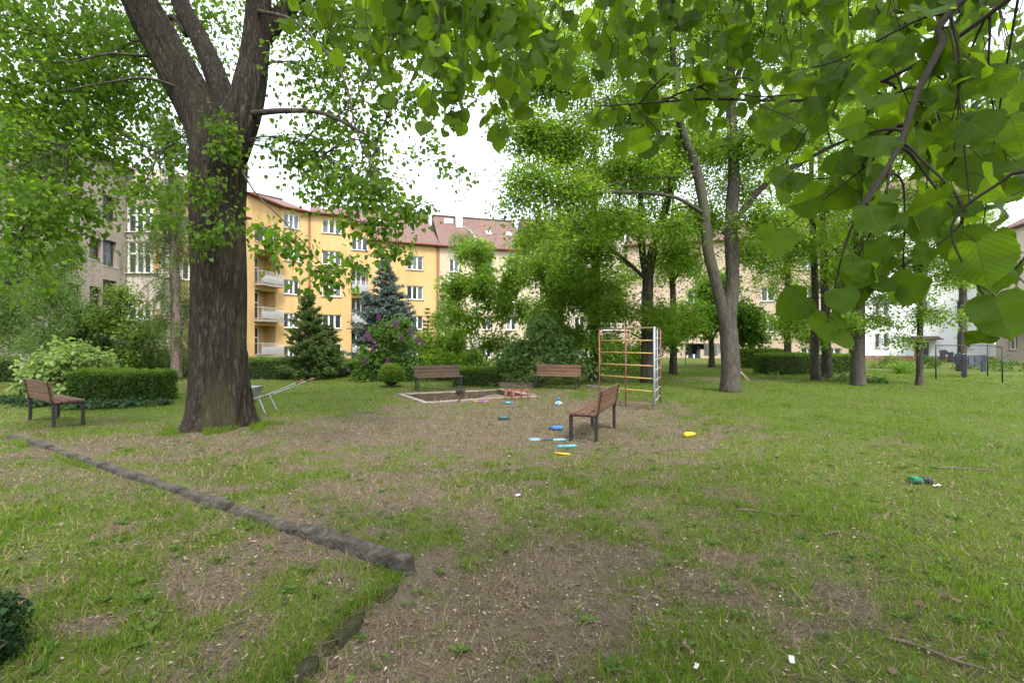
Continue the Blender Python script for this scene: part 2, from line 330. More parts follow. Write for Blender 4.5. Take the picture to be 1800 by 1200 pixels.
# ------------------------------------------------------------------ buildings
GLASS = []
for i, cc in enumerate(((.03, .035, .04), (.05, .06, .07), (.12, .14, .16), (.3, .31, .32))):
    m, n, o = newmat('window_glass_%d' % i); p = N(n, 'ShaderNodeBsdfPrincipled', Roughness=.06); v = coords(n, (9, 1, .6)); no = N(n, 'ShaderNodeTexNoise', Scale=1.2, Detail=2.0)
    n.links.new(v, no.inputs['Vector']); n.links.new(ramp(n, no.outputs[0], [(.35, [k * .6 for k in cc]), (.65, [k * 1.3 for k in cc])]), p.inputs['Base Color']); n.links.new(p.outputs[0], o.inputs[0]); GLASS.append(m)
M['frame'] = plain('white_window_frame', (.78, .78, .76), .45, .92)
M['frame_dark'] = plain('brown_window_frame', (.09, .05, .035), .5)
M['sill'] = plain('metal_sill', (.5, .49, .47), .5)
M['yellow'] = wallmat('ochre_render', (.46, .305, .135), (.53, .365, .175))
M['cream'] = wallmat('cream_render', (0.43, 0.37, 0.265), (0.49, 0.435, 0.32))
M['cream2'] = wallmat('pale_cream_render', (0.45, 0.395, 0.305), (0.5, 0.445, 0.355))
M['peach'] = wallmat('peach_render', (0.43, 0.33, 0.25), (0.48, 0.38, 0.295))
M['white'] = wallmat('white_render', (.66, .69, .7), (.72, .74, .75))
M['grey'] = wallmat('grey_beige_render', (0.26, 0.22, 0.185), (0.33, 0.285, 0.245))
M['grey2'] = wallmat('light_beige_render', (0.42, 0.375, 0.325), (0.48, 0.43, 0.38))
M['plinth'] = noisy('red_brown_plinth', (.2, .1, .075), (.3, .16, .12), 2, .9, .3, 25)
M['gutter'] = plain('red_brown_gutter', (.2, .06, .05), .5)
M['chimney'] = noisy('whitewashed_chimney', (.5, .5, .5), (.7, .7, .7), 2, .9, .3, 25)
M['rail'] = plain('grey_balcony_rail', (.4, .41, .42), .5)
M['slab'] = plain('balcony_slab_concrete', (.3, .28, .26), .9)
m, n, o = newmat('red_roof_tiles'); v = coords(n, (1, 1, 1), 'UV')
br = N(n, 'ShaderNodeTexBrick', Scale=1.0); br.offset = .5
for k, val in (('Mortar Size', .02), ('Brick Width', .24), ('Row Height', .3), ('Bias', .1)): br.inputs[k].default_value = val
br.inputs['Color1'].default_value = (.2, .1, .078, 1); br.inputs['Color2'].default_value = (.14, .075, .062, 1); br.inputs['Mortar'].default_value = (.05, .03, .026, 1)
n.links.new(v, br.inputs['Vector']); no = N(n, 'ShaderNodeTexNoise', Scale=.5, Detail=6.0); n.links.new(v, no.inputs['Vector'])
c = mixc(n, ramp(n, no.outputs[0], [(.42, (0, 0, 0)), (.62, (.55, .55, .55))]), br.outputs[0], (.13, .1, .085))
p = N(n, 'ShaderNodeBsdfPrincipled', Roughness=.8); n.links.new(c, p.inputs['Base Color'])
b = N(n, 'ShaderNodeBump', Strength=1.0, Distance=.04); n.links.new(br.outputs[0], b.inputs['Height']); n.links.new(b.outputs[0], p.inputs['Normal']); n.links.new(p.outputs[0], o.inputs[0]); M['roof'] = m

class Wing:
    """one straight stretch of facade from a to b (left to right as seen from the court)"""
    def __init__(s, a, b): s.a = np.array(a, float); s.b = np.array(b, float); s.L = np.linalg.norm(s.b - s.a); s.e = (s.b - s.a) / s.L; s.n = np.array((s.e[1], -s.e[0]))
    def u(s, px):
        k = (px - 900) / F; return (k * s.a[1] - s.a[0]) / (s.e[0] - k * s.e[1])
    def z(s, px, py): D = s.a[1] + s.u(px) * s.e[1]; return CH + (600 - py) / F * D
    def pt(s, u, d=0): return s.a + s.e * u - s.n * d       # d metres behind the facade
win_cache = {}
def window_at(bld, wing, u0, u1, z0, z1, sashes=3, depth=.14, transom=False, frame='frame', sill=True, glass=None):
    w_, h_ = round(u1 - u0, 2), round(z1 - z0, 2); key = (w_, h_, sashes, transom, frame)
    if key not in win_cache:
        mb = MB(); t = .075
        mb.box((0, .03, t / 2), (w_, .07, t)).box((0, .03, h_ - t / 2), (w_, .07, t))
        for sx in (-1, 1): mb.box((sx * (w_ / 2 - t / 2), .03, h_ / 2), (t, .07, h_ - 2 * t))
        iw = (w_ - 2 * t) / sashes; panes = []
        for k in range(1, sashes): mb.box((-w_ / 2 + t + k * iw, .025, h_ / 2), (.13, .06, h_ - 2 * t))
        if transom: mb.box((0, .022, h_ * .62), (w_ - 2 * t, .05, .1))
        win_cache[key] = (mb.mesh('window_frame', M[frame]), iw, t)
        pm = MB().box((0, .045, (h_) / 2), (iw - .05, .012, h_ - 2 * t)).mesh('window_pane', None)
        sm = MB().box((0, -.1, -.02), (w_ + .1, .3, .04)).mesh('window_sill', M['sill'])
        win_cache[key + ('p',)] = (pm, sm)
    fm, iw, t = win_cache[key]; pm, sm = win_cache[key + ('p',)]
    base = wing.pt((u0 + u1) / 2, depth); rz = math.atan2(wing.e[1], wing.e[0]); L = bld.location
    wo_ = link(bpy.data.objects.new('window', fm), bld); wo_.location = (base[0] - L.x, base[1] - L.y, z0 - L.z); wo_.rotation_euler = (0, 0, rz)
    g = glass if glass is not None else random.choices((0, 1, 2, 3), (4, 4, 3, 1))[0]
    for k in range(sashes):
        gk = g if random.random() < .7 else random.choice((0, 1, 2))
        pk = ('pm', key, gk)
        if pk not in win_cache: x = pm.copy(); x.materials.clear(); x.materials.append(GLASS[gk]); win_cache[pk] = x
        q = link(bpy.data.objects.new('pane', win_cache[pk]), wo_); q.location = (-w_ / 2 + t + (k + .5) * iw, 0, 0)
    if sill: link(bpy.data.objects.new('sill', sm), wo_)
    return wo_
def wall_part(bld, wing, z0, z1, holes, mat, name='wall', back=10.0):
    """facade sheet with real openings (u0,u1,v0,v1,depth), reveals, and closed sides, top and back"""
    L = np.array(bld.location); us = sorted({0, wing.L, *[h[0] for h in holes], *[h[1] for h in holes]}); zz = sorted({z0, z1, *[h[2] for h in holes], *[h[3] for h in holes]})
    mb = MB()
    def W(u, z, d=0): p_ = wing.pt(u, d); return (p_[0] - L[0], p_[1] - L[1], z - L[2])
    for i in range(len(us) - 1):
        for j in range(len(zz) - 1):
            uc, zc = (us[i] + us[i + 1]) / 2, (zz[j] + zz[j + 1]) / 2
            if any(h[0] < uc < h[1] and h[2] < zc < h[3] for h in holes): continue
            mb.add([W(us[i], zz[j]), W(us[i + 1], zz[j]), W(us[i + 1], zz[j + 1]), W(us[i], zz[j + 1])], [(0, 1, 2, 3)])
    for u0, u1, v0, v1, d in holes:
        d = d + .13
        a = [W(u0, v0), W(u1, v0), W(u1, v1), W(u0, v1)]; c_ = [W(u0, v0, d), W(u1, v0, d), W(u1, v1, d), W(u0, v1, d)]
        mb.add(a + c_, [(i, (i + 1) % 4, 4 + (i + 1) % 4, 4 + i) for i in range(4)] + [(4, 5, 6, 7)])
    bk = [W(0, z0, back), W(wing.L, z0, back), W(wing.L, z1, back), W(0, z1, back)]; fr = [W(0, z0), W(wing.L, z0), W(wing.L, z1), W(0, z1)]
    mb.add(fr + bk, [(0, 4, 7, 3), (1, 2, 6, 5), (4, 5, 6, 7), (3, 7, 6, 2)])
    return mb.build(name, mat, bld)
def roof_part(bld, wing, ze, zr, depth=5.0, over=.35, hip0=0, hip1=0):
    L = np.array(bld.location)
    def W(u, z, d): p_ = wing.pt(u, d); return (p_[0] - L[0], p_[1] - L[1], z - L[2])
    V = [W(-.02, ze, -over), W(wing.L + .02, ze, -over), W(wing.L - hip1, zr, depth), W(hip0, zr, depth), W(wing.L + .02, ze, 2 * depth + over), W(-.02, ze, 2 * depth + over),
         W(-.02, ze - .12, -over), W(wing.L + .02, ze - .12, -over), W(wing.L + .02, ze - .12, .0), W(-.02, ze - .12, .0)]
    fs = [(0, 1, 2, 3), (3, 2, 4, 5), (6, 7, 1, 0), (9, 8, 7, 6), (1, 4, 2), (0, 3, 5)]
    mb = MB().add(V, fs); ro = mb.build('roof', M['roof'], bld)
    uv = ro.data.uv_layers.new(name='UVMap'); sl = math.hypot(depth + over, zr - ze)
    cu = {0: (0, 0), 1: (wing.L, 0), 2: (wing.L - hip1, sl), 3: (hip0, sl), 4: (wing.L, 0), 5: (0, 0)}
    for lp in ro.data.loops: uv.data[lp.index].uv = cu.get(lp.vertex_index, (0, 0))
    g = MB().tube([W(-.05, ze - .05, -over - .08), W(wing.L + .05, ze - .05, -over - .08)], .09, 8).build('gutter', M['gutter'], ro)
    rt = MB().tube([W(hip0, zr + .03, depth), W(wing.L - hip1, zr + .03, depth)], .13, 6).build('ridge', M['roof'], ro)
    return ro
def chimney(roof, bld, wing, u, d, z0, z1, w_=.75):
    L = bld.location; p_ = wing.pt(u, d); x, y = p_[0] - L.x, p_[1] - L.y; Mz = Matrix.Rotation(math.atan2(wing.e[1], wing.e[0]), 3, 'Z')
    mb = MB().box((x, y, (z0 + z1) / 2 - L.z), (w_, .6, z1 - z0), Mz).box((x, y, z1 + .06 - L.z), (w_ + .14, .74, .12), Mz).box((x - .12, y, z1 + .27 - L.z), (.18, .18, .3), Mz).box((x + .15, y, z1 + .22 - L.z), (.16, .16, .2), Mz)
    return mb.build('chimney', M['chimney'], roof)
def downpipe(bld, wing, u, z0, z1):
    L = np.array(bld.location); p_ = wing.pt(u, -.1); q = (p_[0] - L[0], p_[1] - L[1])
    MB().tube([(q[0], q[1], z0 - L[2]), (q[0], q[1], z1 - L[2])], .07, 8).build('downpipe', M['gutter'], bld)
def balcony(bld, wing, u0, u1, z, rail_h=1.0, out=.75):
    L = np.array(bld.location); e3 = Matrix.Rotation(math.atan2(wing.e[1], wing.e[0]), 3, 'Z'); w_ = u1 - u0
    def C(u, d, zz): p_ = wing.pt(u, d); return (p_[0] - L[0], p_[1] - L[1], zz - L[2])
    s = MB().box(C((u0 + u1) / 2, (-out + .9) / 2, z - .07), (w_ - .02, out + .9, .14), e3).build('balcony', M['slab'], bld)
    mb = MB()
    for zz in (z + rail_h, z + .12): mb.tube([C(u0 + .04, -out + .04, zz), C(u1 - .04, -out + .04, zz)], .022, 6); mb.tube([C(u0 + .04, -out + .04, zz), C(u0 + .04, -.02, zz)], .02, 6); mb.tube([C(u1 - .04, -out + .04, zz), C(u1 - .04, -.02, zz)], .02, 6)
    for u in np.linspace(u0 + .04, u1 - .04, 15): mb.tube([C(u, -out + .04, z), C(u, -out + .04, z + rail_h)], .014, 5)
    mb.build('railing', M['rail'], s)
    MB().box(C((u0 + u1) / 2, -out + .1, z + .42), (w_ * .96, .02, .5), e3).build('screen', M['rail'], s)
    return s
def plan(px, D): return ((px - 900) / F * D, D)

# --- ochre building
ZW = [.05, 2.8, 5.6, 8.4, 11.15]; WH = 1.22
a0, a1, a2, a3, a4, a5 = (-21.2, 29.4), (-19.95, 36.2), (-19.2, 39.8), (-17.5, 41.9), (-14.45, 43.15), (-12.95, 43.9)
yb = empty('apartment_building', (-15, 42, -1.2), 'ochre yellow apartment block with balconies and red tile roof', 'building', 'blocks round the courtyard')
wA = Wing(a0, a1); hs = [(wA.u(q) - .8, wA.u(q) + .8, z, z + WH, .14) for q in (318, 360, 400) for z in ZW[:4]]
wall_part(yb, wA, -1.2, 10.87, hs, M['yellow']); roof_part(yb, wA, 10.87, 13.2, 5)
for h in hs: window_at(yb, wA, *h[:4], 2)
wB = Wing(a1, a2); u0, u1 = .95, wB.L - .35; hs = []
for k in range(3): hs.append((u0, u1, .55 + 2.78 * k, .55 + 2.78 * k + 2.35, .95))
hs += [(u0, u1, 9.4, 10.75, .2), (u0, u1, -1.0, -.1, .2)]
wall_part(yb, wB, -1.2, 12.8, hs, M['yellow']); roof_part(yb, wB, 12.8, 14.6, 5)
for h in hs[:3]:
    window_at(yb, wB, u0 + .05, u0 + .05 + (u1 - u0) * .62, h[2] + .02, h[3] - .08, 2, .93, True, sill=False); balcony(yb, wB, u0 - .1, u1 + .1, h[2] - .0, .95)
window_at(yb, wB, u0, u1, 9.4, 10.75, 2, .16)
pA = wB.pt((u0 + u1) / 2, -.35); MB().box((pA[0] + 15, pA[1] - 42, 8.75 + 1.2), (u1 - u0 + .3, 1.2, .06), Matrix.Rotation(math.atan2(wB.e[1], wB.e[0]), 3, 'Z') @ Matrix.Rotation(R(12), 3, 'X')).build('awning', M['slab'], yb)
wC = Wing(a2, a3); hs = [(wC.u(499), wC.u(527), z, z + WH, .14) for z in ZW]
wall_part(yb, wC, -1.2, 12.8, hs, M['yellow']); roof_part(yb, wC, 12.8, 14.8, 5)
for h in hs: window_at(yb, wC, *h[:4], 3)
downpipe(yb, wC, wC.L - .1, -1.2, 12.7)
wD = Wing(a3, a4); hs = [(wD.u(566), wD.u(600), z, z + WH, .14) for z in ZW]
wall_part(yb, wD, -1.2, 12.8, hs, M['yellow']); rD = roof_part(yb, wD, 12.8, 14.8, 5)
for h in hs: window_at(yb, wD, *h[:4], 3)
chimney(rD, yb, wD, wD.u(572), 3.0, 12.6, 16.0)
wE = Wing(wD.pt(wD.L, .02), a5); hs = [(.12, wE.L - .12, .45 + 2.8 * k, 2.75 + 2.8 * k, .9) for k in range(3)] + [(.12, wE.L - .12, 9.85, 11.05, .14)]
wall_part(yb, wE, -1.2, 12.2, hs, M['yellow']); roof_part(yb, wE, 12.2, 14.6, 4.8)
for h in hs[:3]: window_at(yb, wE, h[0], h[1], h[2] + .02, h[3] - .05, 3, .88, False, sill=False); balcony(yb, wE, .1, wE.L - .1, h[2], .95, .5)
window_at(yb, wE, *hs[3][:4], 3)
wF = Wing(a5, (-7.05, 46.6)); hs = [(wF.u(667), wF.u(686), 8.55, 9.7, .14)] + [(wF.u(715), wF.u(744), z, z + 1.3, .14) for z in ZW[:4]] + [(wF.u(667), wF.u(686), z, z + 1.2, .14) for z in ZW[:3]]
wall_part(yb, wF, -1.2, 10.87, hs, M['yellow']); rF = roof_part(yb, wF, 10.87, 15.0, 5)
for h in hs: window_at(yb, wF, *h[:4], 3 if h[1] - h[0] > 1.2 else 2)
chimney(rF, yb, wF, 2.6, 4.6, 14, 16.1, .6); downpipe(yb, wF, wF.L - .15, -1.2, 10.7)
for u_, d_ in ((3.1, 2.0), (1.2, 2.6)):
    q = wF.pt(u_, d_); MB().box((q[0] + 15, q[1] - 42, 10.87 + (d_ + .35) / 5.35 * 4.13 + .12 + 1.2), (.55, .7, .12), Matrix.Rotation(R(24), 3, 'Z') @ Matrix.Rotation(R(36), 3, 'X')).build('skylight', M['frame'], rF)
# --- cream building
cb = empty('apartment_building', (0, 48, -1.2), 'cream apartment block with steep red roof behind the spruce and maples', 'building', 'blocks round the courtyard')
wG = Wing((-7.0, 46.62), plan(925, 49.2)); hs = [(wG.u(q), wG.u(q + 17), z, z + 1.25, .14) for q in (790, 847, 890) for z in ZW[:4]]
wall_part(cb, wG, -1.2, 10.87, hs, M['cream']); rG = roof_part(cb, wG, 10.87, 15.0, 5)
for h in hs: window_at(cb, wG, *h[:4], 2)
chimney(rG, cb, wG, wG.u(818), 3.4, 13.2, 16.3, .65)
q = wG.pt(wG.u(800), 4.0); MB().box((q[0], q[1] - 48, 14.25 + 1.2), (.9, .7, .5), Matrix.Rotation(R(15), 3, 'Z')).build('roof_hatch', M['frame'], rG)
for uu in (wG.u(868), wG.u(905)):
    q = wG.pt(uu, 2.2); MB().box((q[0], q[1] - 48, 12.95 + 1.2), (.55, .7, .12), Matrix.Rotation(R(15), 3, 'Z') @ Matrix.Rotation(R(37), 3, 'X')).build('skylight', M['frame'], rG)
wH = Wing(plan(925, 49.2), plan(1097, 50.5)); hs = [(wH.u(q), wH.u(q + 18), z, z + 1.35, .14) for q in (948, 1010, 1060) for z in ZW[:4]]
wall_part(cb, wH, -1.2, 12.9, hs, M['cream2']); roof_part(cb, wH, 12.9, 15.2, 5)
for h in hs: window_at(cb, wH, *h[:4], 2)
# --- peach building
pb = empty('apartment_building', (22, 47, -1.2), 'peach apartment block seen between the tree trunks behind the clipped hedge', 'building', 'blocks round the courtyard')
wI = Wing(plan(1097, 50.5), plan(1512, 44)); hs = [(wI.u(q), wI.u(q + 24), z - dz, z + 1.35 - dz, .14) for q in (1125, 1208, 1338, 1408, 1455) for z, dz in ((0.0, .3), (2.75, .2), (5.6, .1), (8.4, 0))]
wall_part(pb, wI, -1.2, 11.6, hs, M['peach']); roof_part(pb, wI, 11.6, 14.4, 5)
for h in hs: window_at(pb, wI, *h[:4], 2)
# --- white building
wb = empty('apartment_building', (35, 41, -1.2), 'white apartment block with paired narrow windows beyond the clothes line', 'building', 'blocks round the courtyard')
wJ = Wing(plan(1518, 43), plan(1748, 40)); hs = []
for q in (1538, 1553, 1682, 1700):
    for z in (1.1, 3.9, 6.7, 9.3): hs.append((wJ.u(q), wJ.u(q + 10), z, z + 1.25, .16))
for z in (3.9, 6.7, 9.3): hs.append((wJ.u(1619), wJ.u(1634), z, z + 1.25, .16))
dh = (wJ.u(1607), wJ.u(1634), -.4, 1.55, .35); hs.append(dh)
wall_part(wb, wJ, -1.2, 14, hs, M['white']); roof_part(wb, wJ, 14, 17, 5)
for h in hs[:-1]: window_at(wb, wJ, *h[:4], 1, frame='frame_dark' if random.random() < .0 else 'frame', glass=0)
q = wJ.pt((dh[0] + dh[1]) / 2, .3); rz = math.atan2(wJ.e[1], wJ.e[0])
dr = MB().box((q[0] - 35, q[1] - 41, .575 + 1.2), (dh[1] - dh[0] - .1, .06, 1.9), Matrix.Rotation(rz, 3, 'Z')).build('door', plain('orange_brown_door', (.3, .1, .04), .5), wb)
q2 = wJ.pt((dh[0] + dh[1]) / 2 + .3, .25); MB().box((q2[0] - 35, q2[1] - 41, .7 + 1.2), (.4, .04, 1.2), Matrix.Rotation(rz, 3, 'Z')).build('door_glass', GLASS[1], dr)
q = wJ.pt((dh[0] + dh[1]) / 2, -.5); MB().box((q[0] - 35, q[1] - 41, 1.85 + 1.2), (dh[1] - dh[0] + 1.0, 1.3, .1), Matrix.Rotation(rz, 3, 'Z')).box((q[0] - 35, q[1] - 41, 2.0 + 1.2), (dh[1] - dh[0] + .8, 1.1, .2), Matrix.Rotation(rz, 3, 'Z'), .8).build('porch_roof', M['roof'], wb)
q0, q1 = wJ.pt(0, -.03), wJ.pt(wJ.L, -.03); c0 = (q0 + q1) / 2
for ua, ub in ((0, dh[0] - .05), (dh[1] + .05, wJ.L)):
    qc = wJ.pt((ua + ub) / 2, -.02); MB().box((qc[0] - 35, qc[1] - 41, -.35 + 1.2), (ub - ua, .06, 1.5), Matrix.Rotation(rz, 3, 'Z')).build('plinth', M['plinth'], wb)
# --- pale wing at the far right
eb = empty('apartment_building', (36, 36, -1.2), 'pale beige house wing with small tiled porch at the right edge', 'building', 'blocks round the courtyard')
wK = Wing(plan(1750, 39.9), (36.5, 30)); hs = [(u_, u_ + 1.1, z, z + 1.3, .15) for u_ in (1.6, 4.4, 7.2) for z in (1.0, 3.9, 6.7)]
wall_part(eb, wK, -1.2, 10.5, hs, M['cream2']); roof_part(eb, wK, 10.5, 13.5, 5)
for h in hs: window_at(eb, wK, *h[:4], 2)
q = wK.pt(3.6, -.7); MB().box((q[0] - 36, q[1] - 36, 3.2 + 1.2), (3.4, 1.7, .12), Matrix.Rotation(math.atan2(wK.e[1], wK.e[0]), 3, 'Z') @ Matrix.Rotation(R(22), 3, 'X')).build('porch_roof', M['roof'], eb)
# --- grey building on the left
gb = empty('apartment_building', (-23, 26, -1.2), 'grey beige house with big white window behind the birch and larch', 'building', 'blocks round the courtyard')
wL = Wing((-22.2, 15.5), (-23.45, 29.4)); hs = [(wL.u(q), wL.u(q) + 1.1, z, z + 1.5, .25) for q in (181,) for z in (1.3, 3.7, 6.0, 8.6)] + [(wL.u(q), wL.u(q) + .9, z, z + 1.2, .25) for q in (120, 158) for z in (3.5, 6.2)]
wall_part(gb, wL, -1.2, 12.1, hs, M['grey']); 
for h in hs: window_at(gb, wL, *h[:4], 1, .22, frame='frame_dark' if h[2] > 2 else 'frame', glass=0)
wM = Wing((-23.44, 29.42), (-21.1, 29.4)); hs = [(wM.u(223), wM.u(279), CH + (600 - 480) / F * 29.4, CH + (600 - 424) / F * 29.4, .12), (wM.u(223), wM.u(279), 8.3, 10.0, .12), (wM.u(223), wM.u(279), 2.0, 3.6, .12)]
wall_part(gb, wM, -1.2, 12.1, hs, M['grey2'], back=6)
for h in hs: window_at(gb, wM, *h[:4], 4, .1, True, glass=1)
roof_part(gb, wL, 12.12, 14.5, 5)

# ------------------------------------------------------------------ foliage machinery
KITE = (np.array([(0, 0, 0), (.42, .40, .10), (1, 0, -.04), (.42, -.40, .10)], float), [(0, 1, 2), (0, 2, 3)])
HEART = (np.array([(0, 0, 0), (.08, .45, .08), (.6, .38, .07), (1.02, 0, -.08), (.6, -.38, .07), (.08, -.45, .08)], float), [(0, 1, 2, 3), (0, 3, 4, 5)])
NEEDLE = (np.array([(0, .06, 0), (1, .0, 0), (0, -.06, 0)], float), [(0, 1, 2)])
SPRIG = (np.array([(0, .05, 0), (.5, .17, .03), (1, 0, 0), (.5, -.17, .03)], float), [(0, 1, 2, 3)])
STAR = (np.array([(0, 0, 0), (.15, .42, .06), (.42, .2, .04), (.5, .52, .08), (.66, .2, .03), (1, 0, -.05), (.66, -.2, .03), (.5, -.52, .08), (.42, -.2, .04), (.15, -.42, .06)], float),
        [(0, 1, 2, 3, 4, 5), (0, 5, 6, 7, 8, 9)])
def unit(v): return v / (np.linalg.norm(v, axis=-1, keepdims=True) + 1e-9)
def leaf_mesh(name, pos, nrm, dr, size, tpl, mat, rnd=None, uv=False):
    tv, tf = tpl; k = len(tv); n_ = len(pos)
    dr = unit(dr); nrm = unit(nrm - dr * (nrm * dr).sum(1, keepdims=True)); sd_ = np.cross(nrm, dr)
    V = pos[:, None, :] + size[:, None, None] * (tv[None, :, 0:1] * dr[:, None] + tv[None, :, 1:2] * sd_[:, None] + tv[None, :, 2:3] * nrm[:, None])
    fl = np.concatenate([np.array(f) for f in tf]); fs = np.array([len(f) for f in tf])
    loops = (np.arange(n_)[:, None] * k + fl[None]).ravel(); st0 = np.concatenate([[0], np.cumsum(fs)[:-1]])
    starts = (np.arange(n_)[:, None] * len(fl) + st0[None]).ravel()
    me = setmesh(name, V.reshape(-1, 3), loops, starts, mat)
    r = rng.random(n_) if rnd is None else rnd
    fattr(me, 'rnd', np.repeat(np.clip(r, 0, 1), len(tf)))
    if uv:
        u = me.uv_layers.new(name='UVMap'); u.data.foreach_set('uv', np.ascontiguousarray(tv[fl][:, :2][None].repeat(n_, 0), np.float32).ravel())
    return me
def blob_points(c, r, n_, shell=.45, flat=0.0):
    v = unit(rng.normal(size=(n_, 3))); q = rng.random(n_) ** shell
    return np.asarray(c) + v * q[:, None] * np.asarray(r), v
def sprays(C, out, per, rad, size, droop=.5, hang=.35, thick=.18, tilt=.35):
    """C: spray centres; leaves lie in loose drooping layers round them"""
    m = len(C); cnt = per; idx_ = np.repeat(np.arange(m), cnt); n_ = len(idx_)
    ax = unit(np.stack([rng.normal(size=m) * tilt + out[:, 0] * .35, rng.normal(size=m) * tilt + out[:, 1] * .35, np.ones(m)], 1))
    t1 = unit(np.cross(ax, rng.normal(size=(m, 3)))); t2 = np.cross(ax, t1)
    rr = rad * (.55 + .9 * rng.random(m)); a = rng.random(n_) * 2 * np.pi; q = np.sqrt(rng.random(n_))
    el = .5 + .5 * rng.random(m)                                  # long, narrow sprays as well as round ones
    o1 = (np.cos(a) * q * rr[idx_]); o2 = (np.sin(a) * q * rr[idx_] * el[idx_])
    pos = C[idx_] + t1[idx_] * o1[:, None] + t2[idx_] * o2[:, None] + ax[idx_] * (rng.normal(size=n_) * thick * rr[idx_])[:, None]
    pos[:, 2] -= droop * (o1 ** 2 + o2 ** 2) / (rr[idx_] + 1e-6)
    rad_d = unit(pos - C[idx_] + 1e-4)
    dr = unit(rad_d * .8 + rng.normal(size=(n_, 3)) * .5 + np.array((0, 0, -hang)))
    nr = unit(ax[idx_] + rng.normal(size=(n_, 3)) * .45 + np.array((0, 0, .25)))
    sz = size * (.5 + .85 * rng.random(n_) ** 1.2)
    rnd = np.clip(.5 + .2 * rng.normal(size=n_) + .55 * (rng.random(m)[idx_] - .5), 0, 1)
    return pos, nr, dr, sz, rnd
def trunk_tube(mb, pts, rad, n=14, seed=0, rough=.05, k=6):
    p_ = smoothpath(pts, k); r = np.interp(np.linspace(0, 1, len(p_)), np.linspace(0, 1, len(rad)), rad)
    s0 = mb.n; mb.tube(p_, r, n); V = mb.v[-1]; c_ = np.repeat(p_, n, 0); d = V - c_
    V[:] = c_ + d * (1 + rough * 2 * (vnoise(np.tile(np.arange(n), len(p_)) * 1.1 + seed, np.repeat(np.arange(len(p_)), n) * .55, seed) - .5))[:, None]
    return p_, r
def make_tree(name, base, stems, blobs, leaf, bark, label, cat='tree', group=None, tpl=KITE, lsize=.085, per=40, spray=.45, twig=True, droop=.5, hang=.35, root_flare=1.22,
              shell=.5, tilt=.35, min_r=.006, gap=0.0, branch_r=.035):
    """stems: [(points(world), radii)], the first starts at the base; blobs: [(centre(world), radii, number of sprays)]"""
    base = np.asarray(base, float); t = empty(name, base, label, cat, group)
    skel = []; mbT = MB()
    for i, (pts, rad) in enumerate(stems):
        pts = np.asarray(pts, float) - base; rad = list(rad)
        mb = MB(); p_, r = trunk_tube(mb, pts, rad, 16 if max(rad) > .12 else 9, seed=i + int(abs(base[0] * 7)))
        if i == 0:      # flare of the roots
            V = mb.v[-1]; h = V[:, 2]; ang = np.arctan2(V[:, 1], V[:, 0]); k = np.exp(-np.clip(h, 0, None) / (rad[0] * 1.6)); V[:, :2] *= (1 + (root_flare - 1) * k * (.75 + .35 * np.sin(ang * 3 + base[0])) )[:, None]
        mb.build('trunk' if i == 0 else 'limb', bark, t); skel.append(np.hstack([p_, r[:, None]]))
    S = np.vstack(skel); allC = []; outs = []; mbB = MB()
    for c_, r_, n_ in sorted(blobs, key=lambda b_: np.min(np.linalg.norm(S[:, :3] + base - np.asarray(b_[0]), axis=1))):
        c_ = np.asarray(c_, float) - base; r_ = np.broadcast_to(np.asarray(r_, float), (3,)); C, o_ = blob_points(c_, r_, int(n_ * 2.2 * (1 + gap)), shell)
        if gap > 0:
            g = fbm(C[:, 0] * 1.1 + C[:, 2] * .8, C[:, 1] * 1.1 - C[:, 2] * .9, 2, 5); C = C[g > np.quantile(g, gap / (1 + gap))]; 
            o_ = unit((C - c_) / r_)
        allC.append(C); outs.append(o_)
        if twig:
            d = np.linalg.norm(S[:, :3] - c_, axis=1) + np.clip(S[:, 2] - c_[2], 0, None) * 2 + np.clip(.25 * abs(c_[2]) - S[:, 2], 0, None); j = int(np.argmin(d)); s_ = S[j]
            mid = (s_[:3] + c_) / 2 + np.array((0, 0, .18 * np.linalg.norm(c_ - s_[:3]))) + rng.normal(size=3) * .08
            r0 = min(branch_r * (.6 + max(r_)), s_[3] * .65 + .004); bp = smoothpath([s_[:3], mid, c_], 5); mbB.tube(bp, np.linspace(r0, r0 * .45, len(bp)), 6); S = np.vstack([S, np.hstack([bp[4:], np.full((len(bp) - 4, 1), r0 * .6)])])
            m_ = min(len(C), 26)
            for q in C[rng.choice(len(C), m_, replace=False)]:
                st = bp[rng.integers(len(bp) // 2, len(bp))]; md = (st + q) / 2 + np.array((0, 0, .1 * np.linalg.norm(q - st))) + rng.normal(size=3) * .07
                b2 = smoothpath([st, md, q], 3); mbB.tube(b2, np.linspace(max(r0 * .4, min_r * 1.5), min_r, len(b2)), 4, cap=False)
    if mbB.n: tag(mbB.build('branches', bark if bark is not M['bark_birch'] else M['twig'], t), kind='stuff')
    C = np.vstack(allC); o_ = np.vstack(outs)
    pos, nr, dr, sz, rnd = sprays(C, o_, per, spray, lsize, droop, hang, .3, tilt)
    tag(link(bpy.data.objects.new('crown', leaf_mesh('crown', pos, nr, dr, sz, tpl, leaf, rnd)), t), kind='stuff')
    return t
def ground_pt(px, D): x = (px - 900) / F * D; return np.array((x, D, zs(x, D) if D < 30 else 0.))

